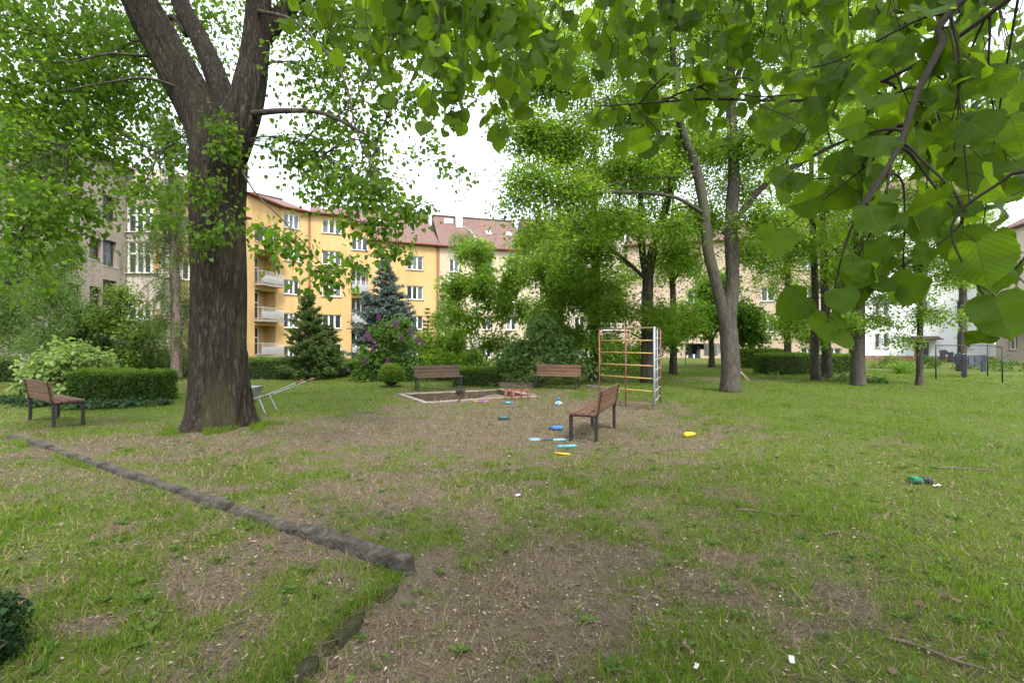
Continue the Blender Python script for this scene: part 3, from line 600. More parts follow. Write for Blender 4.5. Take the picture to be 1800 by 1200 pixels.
# ------------------------------------------------------------------ the thick linden on the left
TB = np.array((-5.5, 9.1, 0.02)); TB[2] = zs(TB[0], TB[1]) - .02
lt = empty('linden_tree', TB, 'thick forked linden with furrowed dark bark, standing beside the wheelbarrow', 'tree', 'courtyard trees')
def furrowed(name, pts, rad, n, k, flare=False, seed=0, amp=.055):
    pts = np.asarray(pts, float) - TB; p_ = smoothpath(pts, k); r = np.interp(np.linspace(0, 1, len(p_)), np.linspace(0, 1, len(rad)), rad)
    mb = MB(); mb.tube(p_, r, n); V = mb.v[-1]; c_ = np.repeat(p_, n, 0); d = V - c_; a = np.tile(np.arange(n) / n, len(p_)); s_ = np.repeat(np.cumsum(np.r_[0, np.linalg.norm(np.diff(p_, axis=0), axis=1)]), n)
    rr = np.repeat(r, n); per_ = a * 2 * np.pi
    cx_, cy_ = np.cos(per_) * rr * 9 / 1, np.sin(per_) * rr * 9
    wv = s_ * .9; ridg = 1 - np.abs(2 * vnoise(cx_ * 1.7 + cy_ * .4 + 40, cy_ * 1.7 - cx_ * .4 + wv * .8 + .6 * vnoise(cx_, wv * 2, 4), seed) - 1)
    ridg2 = 1 - np.abs(2 * vnoise(cx_ * 3.3 + 90, cy_ * 3.3 + wv * 1.3, seed + 3) - 1)
    low = fbm(cx_ * .25 + 7, cy_ * .25 + s_ * .45, 2, seed + 6) - .5
    k_ = amp * (ridg - .5) + amp * .5 * (ridg2 - .5) + low * rr * .22
    if flare:
        h = np.clip(V[:, 2], 0, None); e_ = np.exp(-h / .3); k_ = k_ + rr * e_ * (.26 + .2 * np.sin(per_ * 2 + 2.4) + .14 * np.sin(per_ * 5 + 1))
    if flare: fr = unit(d) @ np.array((.12, -.99, 0)); k_ = k_ + .075 * np.exp(-(1 - fr) / .07 - ((V[:, 2] - 2.55) / .2) ** 2) - .05 * np.exp(-(1 - fr) / .03 - ((V[:, 2] - 2.62) / .07) ** 2)
    V[:] = c_ + unit(d) * (rr + k_)[:, None]
    return mb.build(name, M['bark'], lt), p_ + TB, r
D0 = 9.1
tp = [P(388, 770, D0), P(386, 700, D0), P(384, 600, D0), P(384, 480, D0), P(382, 380, D0), P(384, 290, D0), P(388, 235, D0)]
tp[0][2] = TB[2] - .15
_, s1, r1 = furrowed('trunk', tp, [.51, .475, .445, .43, .43, .465, .42], 150, 16, True, 1)
_, s2, r2 = furrowed('limb', [P(378, 275, D0), P(352, 200, D0), P(305, 110, D0 - .1), P(262, 30, D0 - .2), P(215, -70, D0 - .4), P(160, -220, D0 - .6)], [.36, .35, .31, .29, .26, .2], 90, 9, seed=4)
_, s3, r3 = furrowed('limb', [P(402, 225, D0 + .15), P(385, 150, D0 + .3), P(352, 70, D0 + .6), P(318, 5, D0 + .9), P(285, -110, D0 + 1.2)], [.21, .2, .175, .16, .12], 60, 9, seed=8, amp=.02)
_, s4, r4 = furrowed('limb', [P(398, 270, D0), P(428, 190, D0), P(446, 110, D0 + .1), P(455, 30, D0 + .2), P(458, -60, D0 + .3), P(470, -230, D0 + .3)], [.36, .3, .23, .195, .18, .13], 80, 9, seed=12)
_, s5, r5 = furrowed('limb', [P(455, 70, D0 + .2), P(495, 25, D0 + .5), P(520, -10, D0 + .7), P(560, -110, D0 + 1)], [.2, .17, .17, .12], 50, 8, seed=15, amp=.02)
mb = MB()
for pts, r in (([P(330, 60, D0 + .7), P(305, 30, D0 + .9), P(285, 45, D0 + 1)], (.08, .06, .05)), ([P(330, 160, D0 - .2), P(260, 138, D0 - .6), P(190, 145, D0 - .9), P(110, 160, D0 - 1.2)], (.028, .022, .016, .01)),
               ([P(440, 200, D0 - .1), P(500, 195, D0 - .6), P(570, 200, D0 - .8), P(650, 240, D0 - 1)], (.06, .05, .035, .02)), ([P(270, 100, D0), P(190, 95, D0 - .5), P(120, 110, D0 - .8), P(40, 105, D0 - 1)], (.03, .025, .018, .01)),
               ([P(425, 300, D0 - .4), P(450, 340, D0 - 1.2), P(500, 390, D0 - 2.0), P(570, 470, D0 - 2.5)], (.018, .013, .01, .006)), ([P(455, 20, D0), P(520, 40, D0 - .7), P(600, 130, D0 - 1.3), P(630, 240, D0 - 1.6), P(690, 360, D0 - 1.5)], (.04, .028, .018, .012, .006))):
    p_ = smoothpath(np.array(pts) - TB, 6); mb.tube(p_, np.interp(np.linspace(0, 1, len(p_)), np.linspace(0, 1, len(r)), r), 8)
SK = np.vstack([s1[40:], s2, s3, s4, s5])
bl = [((60, 50, 9), (2.0, 2.0, 1.1), 150), ((170, 40, 11), (1.8, 1.8, 1.1), 110), ((60, 170, 9), (1.7, 1.6, .7), 100), ((170, 130, 9.6), (1.5, 1.4, .7), 70), ((40, 270, 8.2), (1.2, 1.1, .55), 70), ((150, 240, 9), (1.0, 1.0, .5), 45),
      ((60, 370, 7.6), (.95, .9, .45), 48), ((30, 430, 7.4), (.6, .6, .25), 16), ((125, 345, 7.6), (.5, .5, .3), 14), ((250, 330, 9), (.7, .6, .4), 18), ((270, 60, 12), (1.6, 1.4, 1.2), 60), ((240, 190, 10.5), (1.0, 1, .7), 36),
      ((370, 40, 12), (1.3, 1.2, 1.0), 34), ((560, 30, 10), (1.3, 1.3, .6), 46), ((650, 60, 10.5), (1.6, 1.4, .6), 50), ((560, 130, 9.4), (1.0, .9, .45), 26), ((620, 190, 9), (.9, .8, .35), 13), ((540, 265, 8.8), (.75, .6, .35), 22),
      ((600, 310, 8.4), (.6, .5, .3), 18), ((655, 330, 8), (.6, .5, .28), 20), ((720, 370, 7.6), (.42, .4, .16), 11), ((640, 395, 7.6), (.4, .4, .14), 9), ((520, 430, 6.8), (.32, .3, .13), 7), ((565, 480, 6.6), (.28, .3, .14), 8), ((480, 410, 7.4), (.3, .3, .12), 5), ((690, 440, 7.4), (.35, .3, .1), 5), ((620, 460, 7), (.2, .2, .1), 3),
      ((380, 230, 8.35), (.4, .2, .4), 9), ((360, 330, 8.3), (.32, .15, .35), 8), ((395, 400, 8.3), (.28, .12, .25), 5), ((420, 250, 8.4), (.3, .12, .2), 3), ((350, 420, 8.3), (.2, .12, .2), 4),
      ((330, -230, 9), (4.4, 4.0, 1.6), 150), ((60, -180, 8.5), (3, 3, 1.2), 90), ((620, -160, 9.5), (2.6, 2.6, .9), 60), ((20, 500, 8), (.5, .5, .2), 8), ((290, 390, 8.6), (.3, .3, .2), 6), ((310, 250, 9.6), (.6, .5, .4), 14), ((700, 50, 9), (1.1, 1, .5), 28), ((780, 20, 10), (1.3, 1, .6), 60), ((860, 50, 11), (1.3, 1, .7), 60), ((720, 160, 8.6), (.7, .6, .35), 11), ((800, 140, 10), (.8, .7, .4), 14), ((760, 265, 8.2), (.5, .4, .2), 5), ((820, 300, 9), (.3, .3, .15), 3), ((660, 250, 8.6), (.6, .5, .3), 6), ((580, 220, 9), (.7, .6, .4), 9)]
allC, outs, allC2, outs2 = [], [], [], []
for (px, py, D), r_, n_ in sorted(bl, key=lambda b_: np.min(np.linalg.norm(SK - P(*b_[0]), axis=1))):
    c_ = P(px, py, D) - TB; C, o_ = blob_points(c_, r_, int(n_ * ((1.2 if px > 300 else .85) if py > -50 else .6)), .5); (allC if max(r_) > .55 else allC2).append(C); (outs if max(r_) > .55 else outs2).append(o_)
    d = np.linalg.norm(SK - TB - c_, axis=1) + np.clip(SK[:, 2] - TB[2] - c_[2], 0, None) * .3 + np.clip(5.2 - (SK[:, 2] - TB[2]), 0, None) * (1.2 if max(r_) > .35 else 0); st = SK[int(np.argmin(d))] - TB
    if max(r_) > .5: bp = smoothpath([st, (st + c_) / 2 + np.array((0, 0, .15 * np.linalg.norm(c_ - st))), c_], 5); mb.tube(bp, np.linspace(.022, .008, len(bp)), 6); SK = np.vstack([SK, bp[4:] + TB])
    else: bp = np.array([st, c_])
    for q in C[rng.choice(len(C), min(len(C), 24), replace=False)]:
        a = bp[-1] if max(r_) <= .5 else bp[rng.integers(2, len(bp))]
        if np.linalg.norm(q - a) < 2.2: b2 = smoothpath([a, (a + q) / 2 + np.array((0, 0, .07)), q], 3); mb.tube(b2, np.linspace(.009, .003, len(b2)), 4, cap=False)
tag(mb.build('branches', M['bark_dark'], lt), kind='stuff')
C, o_ = np.vstack(allC), np.vstack(outs)
C2, o2_ = np.vstack(allC2), np.vstack(outs2); pos, nr, dr, sz, rnd = [np.concatenate(q) for q in zip(sprays(C, o_, 34, .44, .08, .6, .9, .42, .5), sprays(C2, o2_, 22, .22, .08, .6, 1.0, .5, .5))]
tag(link(bpy.data.objects.new('crown', leaf_mesh('crown', pos, nr, dr, sz, HEART, M['linden_leaf'], rnd)), lt), kind='stuff')

# ------------------------------------------------------------------ other courtyard trees
def G(px, D, dz=-.05): g = ground_pt(px, D); g[2] += dz; return g
CT = 'courtyard trees'
b0 = G(1285, 15.9)
make_tree('maple_tree', b0, [([b0, P(1284, 640, 15.9), P(1280, 555, 15.9), P(1288, 500, 15.9), P(1285, 400, 15.9), P(1290, 300, 15.9), P(1284, 150, 16), P(1290, 0, 16), P(1300, -200, 16)], (.31, .28, .265, .21, .2, .18, .15, .11, .05)),
    ([P(1282, 625, 15.95), P(1276, 575, 15.9), P(1262, 510, 15.8), P(1245, 440, 15.7), P(1238, 370, 15.6), P(1222, 290, 15.5), P(1195, 210, 15.3), P(1180, 60, 15), P(1170, -120, 15)], (.1, .17, .18, .17, .155, .145, .115, .08, .035)),
    ([P(1238, 375, 15.6), P(1180, 345, 15), P(1090, 338, 14.5), P(1010, 345, 14), P(940, 372, 13.6)], (.065, .055, .045, .035, .015)), ([P(1226, 300, 15.5), P(1190, 310, 15.2), P(1110, 315, 14.6), P(1030, 340, 14.2)], (.05, .045, .035, .015)),
    ([P(1290, 390, 15.9), P(1340, 330, 15.6), P(1400, 290, 15.2), P(1500, 240, 14.5)], (.11, .1, .08, .03)), ([P(1285, 170, 16), P(1320, 80, 16.2), P(1390, -20, 16.5)], (.1, .08, .04)), ([P(1195, 210, 15.3), P(1120, 120, 15), P(1060, 30, 14.6)], (.09, .07, .03))],
    [(P(1250, 30, 16), (3.2, 2.6, 1.5), 150), (P(1080, 60, 15.5), (2.4, 2.2, 1.2), 110), (P(980, 130, 14.5), (1.3, 1.4, .9), 50), (P(1100, 190, 15.3), (2.0, 1.6, .7), 80), (P(990, 240, 14.6), (1.3, 1.2, .5), 42), (P(930, 310, 13.8), (.8, .8, .32), 22), (P(1000, 330, 14.2), (1.1, .9, .35), 34),
     (P(930, 40, 15), (1.6, 1.4, 1.0), 60), (P(925, 130, 14.6), (.8, .8, .6), 36), (P(940, 230, 14), (.7, .7, .4), 28), (P(900, 200, 14.2), (.5, .5, .4), 14), (P(905, 355, 13.6), (.45, .5, .14), 8), (P(950, 400, 13.6), (.5, .5, .2), 10), (P(1110, 290, 15), (1.5, 1.2, .4), 44), (P(1190, 260, 16.5), (1.6, 1.4, .6), 44), (P(1330, 250, 15.5), (1.5, 1.4, .6), 42), (P(1420, 180, 15), (2.0, 1.8, .9), 70), (P(1400, 40, 15.5), (2.6, 2.2, 1.2), 90), (P(1080, 380, 15), (1.1, .8, .25), 22), (P(1340, 380, 15.2), (.9, .8, .4), 20), (P(1260, -170, 16), (4, 3.6, 1.5), 90), (P(1180, 400, 16), (.8, .7, .3), 14)],
    M['maple_leaf'], M['bark_grey'], 'tall grey maple with two stems parting low, right of the climbing frame', 'tree', CT, lsize=.092, per=58, spray=.66, shell=.6, branch_r=.02)
b0 = G(1137, 19.4)
make_tree('maple_tree', b0, [([b0, P(1137, 600, 19.4), P(1138, 530, 19.4), P(1140, 480, 19.4), P(1150, 430, 19.3), P(1172, 360, 19), P(1190, 250, 19), P(1195, 100, 19)], (.24, .22, .22, .21, .17, .14, .1, .04)),
    ([P(1138, 500, 19.4), P(1128, 430, 19.5), P(1126, 340, 19.6), P(1122, 220, 19.6)], (.15, .14, .11, .04)), ([P(1135, 490, 19.4), P(1090, 450, 19), P(1040, 415, 18.5), P(1000, 380, 18)], (.08, .07, .05, .02))],
    [(P(1040, 430, 18.4), (1.3, 1.2, .5), 40), (P(1010, 470, 18), (.9, .9, .35), 22), (P(1100, 380, 19), (1.6, 1.3, .7), 50), (P(1190, 440, 19), (1.1, 1, .6), 34), (P(1150, 300, 19.4), (2.2, 1.8, 1.1), 70), (P(1200, 180, 19.5), (2.6, 2.2, 1.4), 80), (P(1240, 380, 20), (1.3, 1.2, .9), 36), (P(1300, 330, 20.5), (1.6, 1.4, 1.1), 44), (P(1320, 440, 20.5), (1.2, 1.1, .9), 30), (P(1260, 260, 20), (1.8, 1.5, 1.0), 40), (P(1080, 540, 18.6), (1.2, 1, .4), 34), (P(1160, 550, 18.8), (1.1, 1, .45), 30), (P(1060, 600, 18.4), (.8, .8, .22), 10)],
    M['maple_leaf'], M['bark_dark'], 'dark trunked maple rising directly behind the climbing frame bars', 'tree', CT, lsize=.1, per=52, spray=.66, shell=.65, branch_r=.02)
b0 = G(1045, 20.5)
make_tree('maple_tree', b0, [([b0, P(1046, 600, 20.5), P(1046, 500, 20.5), P(1048, 420, 20.5), P(1042, 330, 20.5), P(1050, 220, 20.6)], (.25, .22, .2, .17, .12, .05)), ([P(1047, 450, 20.5), P(1075, 400, 20.6), P(1090, 340, 20.8)], (.09, .07, .03))],
    [(P(1000, 520, 20), (1.2, 1.1, .6), 40), (P(960, 470, 20), (1.2, 1.1, .6), 38), (P(1060, 500, 20), (1.1, 1, .7), 34), (P(1020, 400, 20.6), (1.6, 1.3, .8), 50), (P(1000, 590, 19.6), (1.0, .9, .4), 26), (P(1075, 610, 20), (.9, .8, .35), 18), (P(1040, 300, 21), (1.6, 1.4, .9), 36), (P(985, 430, 20.4), (.9, .8, .4), 18)],
    M['maple_leaf'], M['bark_dark'], 'slim dark maple at the end of the shrub border, left of the climbing frame', 'tree', CT, lsize=.1, per=52, spray=.66, shell=.65, branch_r=.02)
b0 = G(1183, 25)
make_tree('maple_tree', b0, [([b0, P(1184, 600, 25), P(1183, 520, 25), P(1180, 440, 25), P(1184, 330, 25)], (.2, .17, .15, .12, .04)), ([P(1182, 500, 25), P(1200, 470, 25), P(1225, 450, 25)], (.06, .05, .02))],
    [(P(1160, 590, 24.5), (1.5, 1.3, .7), 46), (P(1200, 560, 24.5), (1.3, 1.2, .7), 36), (P(1190, 470, 25), (1.7, 1.4, 1.0), 46), (P(1200, 380, 25), (2, 1.6, 1.2), 50), (P(1120, 620, 25), (1.0, .9, .4), 18)],
    M['maple_leaf'], M['bark_dark'], 'maple with low drooping leaves between climbing frame and two-stemmed maple', 'tree', CT, lsize=.11, per=40, spray=.55, branch_r=.02)
b0 = G(1251, 31)
make_tree('chestnut_tree', b0, [([b0, P(1251, 620, 31), P(1250, 598, 31), P(1246, 560, 31), P(1250, 500, 31)], (.2, .16, .16, .1, .04)), ([P(1250, 602, 31), P(1262, 580, 31), P(1290, 560, 31)], (.1, .08, .03)), ([P(1250, 600, 31), P(1236, 585, 31), P(1215, 570, 31)], (.09, .07, .03))],
    [(P(1255, 545, 31), (2.6, 2.2, 1.2), 90), (P(1220, 570, 30.5), (1.2, 1.2, .6), 30), (P(1310, 560, 31), (1.6, 1.5, .9), 46), (P(1320, 590, 31), (1.0, 1.0, .5), 24), (P(1262, 500, 31.5), (1.7, 1.5, .9), 40)],
    M['chestnut_leaf'], M['bark_dark'], 'small round chestnut with bright leaves behind the two-stemmed maple', 'tree', CT, tpl=STAR, lsize=.19, per=30, spray=.6, branch_r=.02)
def simple_tree(px, D, r0, top_py, blobs, leaf, bark, label, lean=0, name='maple_tree', **k):
    b0 = G(px, D); ys = np.linspace(640, top_py, 5); pts = [b0] + [P(px + lean * i / 4 + random.uniform(-2, 2), yy, D) for i, yy in enumerate(ys)]
    return make_tree(name, b0, [(pts, np.r_[r0 * 1.12, np.linspace(r0, r0 * .3, 5)])], [(P(a, b_, d), r_, n_) for a, b_, d, r_, n_ in blobs] + ([(P(px + lean, top_py + 15, D), (r0 * 9, r0 * 9, r0 * 6), 34)] if top_py < 300 else []), leaf, bark, label, 'tree', CT, **k)
simple_tree(1434, 20.6, .165, 100, [(1400, 430, 20, (1.3, 1.2, .8), 40), (1440, 350, 20.5, (1.8, 1.6, 1.1), 50), (1390, 560, 19.6, (.8, .8, .5), 22), (1420, 250, 20.5, (2.2, 2, 1.2), 60)], M['maple_leaf'], M['bark_dark'], 'slimmer of two dark trunks crossing in front of the clipped hedge', -10, lsize=.1, per=44, branch_r=.02)
simple_tree(1452, 22.5, .21, 120, [(1480, 440, 22, (1.6, 1.4, .9), 44), (1470, 330, 22.5, (2.0, 1.8, 1.1), 50), (1430, 590, 21.6, (.8, .8, .4), 18)], M['maple_leaf'], M['bark_dark'], 'thicker leaning dark trunk of the pair in front of the clipped hedge', -14, lsize=.1, per=44, branch_r=.02)
simple_tree(1509, 18.3, .225, 60, [(1500, 470, 18, (1.1, 1.0, .6), 36), (1540, 400, 18, (1.4, 1.3, .7), 44), (1480, 560, 17.8, (.7, .7, .3), 16), (1530, 280, 18, (2.0, 1.8, 1.0), 60)], M['maple_leaf'], M['bark_grey'], 'stout grey trunk at the white house corner, beside the slender sapling', 4, lsize=.09, per=46, branch_r=.02)
simple_tree(1615, 18.2, .105, 150, [(1615, 460, 18, (1.5, 1.3, .25), 32), (1650, 400, 18, (1.4, 1.3, .3), 30), (1580, 520, 18, (1.0, 1.0, .2), 20), (1640, 550, 17.8, (1.0, .9, .2), 16), (1590, 595, 17.8, (.7, .7, .12), 6), (1620, 340, 18, (1.7, 1.5, .4), 36), (1680, 480, 18, (.9, .8, .2), 14), (1600, 220, 18, (1.9, 1.7, .8), 50), (1560, 440, 18, (1.2, 1.1, .22), 24), (1700, 420, 18, (1.1, 1, .25), 22), (1540, 560, 18, (.8, .8, .16), 14)], M['maple_leaf'], M['bark_dark'], 'slender young maple with layered leaves before the white house door', 0, lsize=.09, per=40, branch_r=.012)
simple_tree(1900, 15.5, .2, 80, [(1760, 270, 15, (1.6, 1.4, .6), 40), (1800, 180, 15, (2, 1.8, 1.0), 50)], M['maple_leaf'], M['bark_grey'], 'maple crown hanging in from the right edge above the clothes line', -40, lsize=.09, per=44, branch_r=.02)

simple_tree(1385, 28, .2, 250, [(1380, 480, 28, (2.2, 2, 1.6), 60), (1400, 380, 28, (2.4, 2.2, 1.6), 60), (1350, 420, 28, (1.8, 1.6, 1.2), 40), (1390, 570, 27.6, (1.2, 1.1, .8), 26)], M['maple_leaf'], M['bark_dark'], 'leafy maple before the peach house, behind the nearer hedge block', 0, lsize=.11, per=42, branch_r=.02)
simple_tree(985, 27, .2, 260, [(960, 440, 27, (1.8, 1.6, 1.2), 40), (1000, 380, 27, (2.2, 2, 1.4), 50), (1010, 500, 26.6, (1.6, 1.5, 1.1), 40), (950, 540, 26, (1.5, 1.3, 1.0), 40), (1090, 480, 27, (1.6, 1.5, 1.2), 34)], M['maple_leaf'], M['bark_dark'], 'leafy maple hidden behind the dark glossy shrub, before the cream house', 0, lsize=.11, per=42, branch_r=.02)
simple_tree(1500, 27, .2, 200, [(1480, 400, 27, (1.8, 1.6, 1.3), 44), (1510, 300, 27, (2.4, 2, 1.4), 50), (1465, 490, 26.8, (1.2, 1.1, 1.0), 30)], M['maple_leaf'], M['bark_dark'], 'leafy maple at the seam of the peach and white houses', 0, lsize=.11, per=42, branch_r=.02)
# birch, weeping larch, thin trees on the left
b0 = G(48, 17.5)
make_tree('birch_tree', b0, [([b0, P(46, 620, 17.5), P(40, 520, 17.5), P(44, 420, 17.5), P(36, 300, 17.5), P(44, 120, 17.5)], (.19, .16, .14, .12, .08, .02))],
    [(P(30, 470, 17), (1.4, 1.2, 1.5), 90), (P(95, 500, 16.8), (.9, .9, 1.6), 70), (P(10, 560, 16.8), (.8, .8, 1.0), 40), (P(40, 340, 17.5), (1.8, 1.5, 1.2), 60), (P(115, 440, 17), (.6, .6, .8), 24), (P(75, 590, 16.8), (.7, .7, .6), 24)],
    M['birch_leaf'], M['bark_birch'], 'white barked birch with hanging leaves at the left edge', 'tree', CT, lsize=.062, per=60, spray=.34, droop=1.6, hang=1.3, branch_r=.012, root_flare=1.2)
b0 = G(310, 20.6)
lc = empty('larch_tree', b0, 'weeping larch with drooping needles in front of the yellow wall, left of the thick linden', 'tree', CT)
mb = MB(); p_, r = trunk_tube(mb, np.array([b0, P(310, 600, 20.6), P(308, 500, 20.6), P(304, 400, 20.6), P(300, 300, 20.6), P(290, 200, 20.6)]) - b0, (.23, .2, .18, .15, .11, .03), 12, 3); mb.build('trunk', M['bark_larch'], lc)
mb = MB(); pos = []; 
for i in range(95):
    h = rng.uniform(1.2, 11.5); s_ = np.array((np.interp(h, p_[:, 2], p_[:, 0]), np.interp(h, p_[:, 2], p_[:, 1]), h)); a = rng.uniform(0, 2 * np.pi); l = rng.uniform(.7, 2.3) * (1.15 - h / 16)
    e_ = s_ + np.array((math.cos(a) * l, math.sin(a) * l, rng.uniform(-.9, -.1) * l * .6)); m_ = (s_ + e_) / 2 + np.array((0, 0, .22 * l)); b2 = smoothpath([s_, m_, e_], 6); mb.tube(b2, np.linspace(.022, .006, len(b2)), 5)
    for q in b2[2:]:
        for _ in range(2):
            ln = rng.uniform(.25, 1.1); k_ = int(ln * 46); t_ = np.linspace(0, 1, k_)[:, None]; j = rng.normal(size=3) * .12
            pos.append(q + j * t_ * 1.5 + np.array((0, 0, -1)) * ln * t_ + rng.normal(size=(k_, 3)) * .02)
tag(mb.build('branches', M['bark_larch'], lc), kind='stuff')
pos = np.vstack(pos); n_ = len(pos)
tag(link(bpy.data.objects.new('crown', leaf_mesh('crown', pos, rng.normal(size=(n_, 3)), rng.normal(size=(n_, 3)) * .7 + (0, 0, -.7), rng.uniform(.05, .1, n_), SPRIG, M['larch_needle'])), lc), kind='stuff')
simple_tree(213, 20, .05, 500, [(215, 520, 20, (.8, .7, .5), 24), (190, 560, 20, (.7, .6, .5), 20), (235, 575, 20, (.8, .7, .5), 24), (215, 620, 20, (.7, .6, .4), 14)], M['fresh_leaf'], M['bark_dark'], 'thin sapling with pale leaves before the grey house', name='young_tree', lsize=.12, per=26, branch_r=.008)
simple_tree(160, 21, .07, 520, [(150, 560, 20.6, (1.2, 1, .7), 44), (120, 600, 20.4, (1.0, .9, .6), 34), (175, 610, 20.4, (.9, .8, .5), 26)], M['deep_leaf'], M['bark_dark'], 'dark bushy young tree left of the thin sapling', name='young_tree', lsize=.1, per=44, branch_r=.01)
simple_tree(262, 22, .06, 540, [(260, 575, 21.6, (1.1, 1, .7), 44), (275, 620, 21.5, (.9, .9, .5), 26), (240, 610, 21.5, (.7, .7, .5), 16)], M['birch_leaf'], M['bark_dark'], 'feathery green young tree beside the larch trunk', name='young_tree', lsize=.08, per=52, droop=1.0, hang=.9, branch_r=.01)
b0 = G(835, 31)
make_tree('birch_tree', b0, [([b0, P(836, 600, 31), P(840, 500, 31), P(838, 430, 31), P(825, 405, 31), P(808, 396, 31)], (.15, .13, .11, .08, .06, .02))],
    [(P(815, 425, 31), (1.0, .9, .8), 34), (P(838, 440, 31), (.6, .6, .7), 18), (P(790, 530, 31), (.8, .8, 1.0), 26), (P(770, 560, 31), (.6, .6, .8), 16), (P(850, 470, 31), (.8, .8, 1), 22)],
    M['birch_leaf'], M['bark_birch'], 'thin birch with bowed white top before the cream house roof', 'tree', CT, lsize=.075, per=56, spray=.34, droop=1.6, hang=1.3, branch_r=.01)

# ------------------------------------------------------------------ conifers
def conifer(px, D, h, rad, mat, label, name, tiers, needle, seed, blunt=.0, up=.1, per=26, base_h=.15):
    b0 = G(px, D); t = empty(name, b0, label, 'tree', 'conifers by the ochre house'); rr = np.random.default_rng(seed)
    MB().tube([(0, 0, 0), (0, 0, h * .5), (.02, 0, h)], (.05 + h * .012, .03 + h * .006, .008), 9).build('trunk', M['bark_dark'], t)
    mb = MB(); pos, dr = [], []
    for i in range(tiers):
        f = i / (tiers - 1); z = base_h + (h - base_h) * f ** .92; l0 = rad * ((1 - f) ** .85 * (1 - blunt) + blunt * (1 - f ** 3)) + .07; nb = int(5 + 6 * (1 - f))
        for b_ in range(nb):
            a = rr.uniform(0, 2 * np.pi); l = l0 * rr.uniform(.55, 1.12); dz = l * (up + rr.uniform(-.12, .15)) + (.25 * l if f > .8 else 0)
            e_ = np.array((math.cos(a) * l, math.sin(a) * l, z + dz)); s_ = np.array((0, 0, z)); m_ = (s_ + e_) / 2 - np.array((0, 0, .07 * l)); bp = smoothpath([s_, m_, e_], 4); mb.tube(bp, np.linspace(.014, .005, len(bp)), 4, cap=False)
            ax = unit(e_ - s_); sd_ = np.cross(ax, (0, 0, 1))
            for k_ in range(int(3 + l * 9)):                   # side shoots with needles all round
                q = rr.uniform(.18, 1); p0 = s_ + (e_ - s_) * q - np.array((0, 0, .2 * l * q * (1 - q))); sl = (.12 + .34 * l * (1 - q * .7)) * rr.uniform(.5, 1); sdir = unit(ax * .75 + sd_ * rr.choice((-1, 1)) * rr.uniform(.3, 1) + np.array((0, 0, rr.uniform(-.15, .3))))
                m2 = int(per * (.4 + sl * 2.0)); tt = rr.random(m2)[:, None]; pos.append(p0 + sdir * sl * tt); d_ = unit(sdir * .6 + rr.normal(size=(m2, 3)) * .6); dr.append(d_)
    tag(mb.build('branches', M['bark_dark'], t), kind='stuff'); pos = np.vstack(pos); dr = np.vstack(dr); n_ = len(pos)
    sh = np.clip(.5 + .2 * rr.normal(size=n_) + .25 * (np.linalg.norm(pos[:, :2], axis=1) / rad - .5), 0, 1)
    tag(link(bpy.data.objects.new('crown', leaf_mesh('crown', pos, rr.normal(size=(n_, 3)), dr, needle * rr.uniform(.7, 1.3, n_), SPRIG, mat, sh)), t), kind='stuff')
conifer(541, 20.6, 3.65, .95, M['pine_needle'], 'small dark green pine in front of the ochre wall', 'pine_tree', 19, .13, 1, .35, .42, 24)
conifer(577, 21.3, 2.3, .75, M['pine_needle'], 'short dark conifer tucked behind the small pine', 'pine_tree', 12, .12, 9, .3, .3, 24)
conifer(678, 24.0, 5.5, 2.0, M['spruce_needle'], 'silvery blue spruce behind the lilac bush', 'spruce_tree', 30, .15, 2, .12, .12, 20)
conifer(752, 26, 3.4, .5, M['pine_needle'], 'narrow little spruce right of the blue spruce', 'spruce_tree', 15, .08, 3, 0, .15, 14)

# ------------------------------------------------------------------ shrubs and hedges
SG = 'shrubs of the border'
def shrub(px, D, blobs, leaf, label, name='shrub', stems=7, h=1.2, per=40, lsize=.08, spray=.3, tpl=KITE, cat='shrub', bark='bark_dark', **k):
    b0 = G(px, D); t = empty(name, b0, label, cat, SG); mb = MB(); cs = [P(a, b_, d) - b0 for a, b_, d, _, _ in blobs]
    for i in range(stems):
        c_ = cs[i % len(cs)] + rng.normal(size=3) * .25; s_ = np.array((rng.normal() * .12, rng.normal() * .12, 0)); bp = smoothpath([s_, (s_ + c_) / 2 + rng.normal(size=3) * .12, c_], 5); mb.tube(bp, np.linspace(.035, .008, len(bp)), 6)
    C, o_ = [], []
    for (a, b_, d, r_, n_), c_ in zip(blobs, cs):
        q, v_ = blob_points(c_, r_, n_, .42); C.append(q); o_.append(v_)
        for e_ in q[:10]: b2 = smoothpath([c_ * np.array((.8, .8, .7)), (c_ + e_) / 2, e_], 3); mb.tube(b2, np.linspace(.012, .004, len(b2)), 4, cap=False)
    tag(mb.build('stems', M[bark], t), kind='stuff'); C = np.vstack(C); C[:, 2] = np.maximum(C[:, 2], .12)
    pos, nr, dr, sz, rnd = sprays(C, np.vstack(o_), per, spray, lsize, k.get('droop', .5), k.get('hang', .5), .3, .6)
    pos[:, 2] = np.maximum(pos[:, 2], .03)
    tag(link(bpy.data.objects.new('crown', leaf_mesh('crown', pos, nr, dr, sz, tpl, leaf, rnd)), t), kind='stuff'); return t
shrub(108, 13.8, [(75, 650, 13.6, (.55, .5, .5), 34), (120, 630, 13.8, (.75, .6, .6), 46), (160, 640, 13.9, (.5, .5, .5), 26), (60, 680, 13.6, (.4, .4, .3), 16), (110, 680, 13.6, (.6, .5, .35), 24)], M['snowball_leaf'], 'pale green leafy shrub behind the bench at the left edge', 'shrub', lsize=.11, per=34, spray=.26, tpl=HEART)
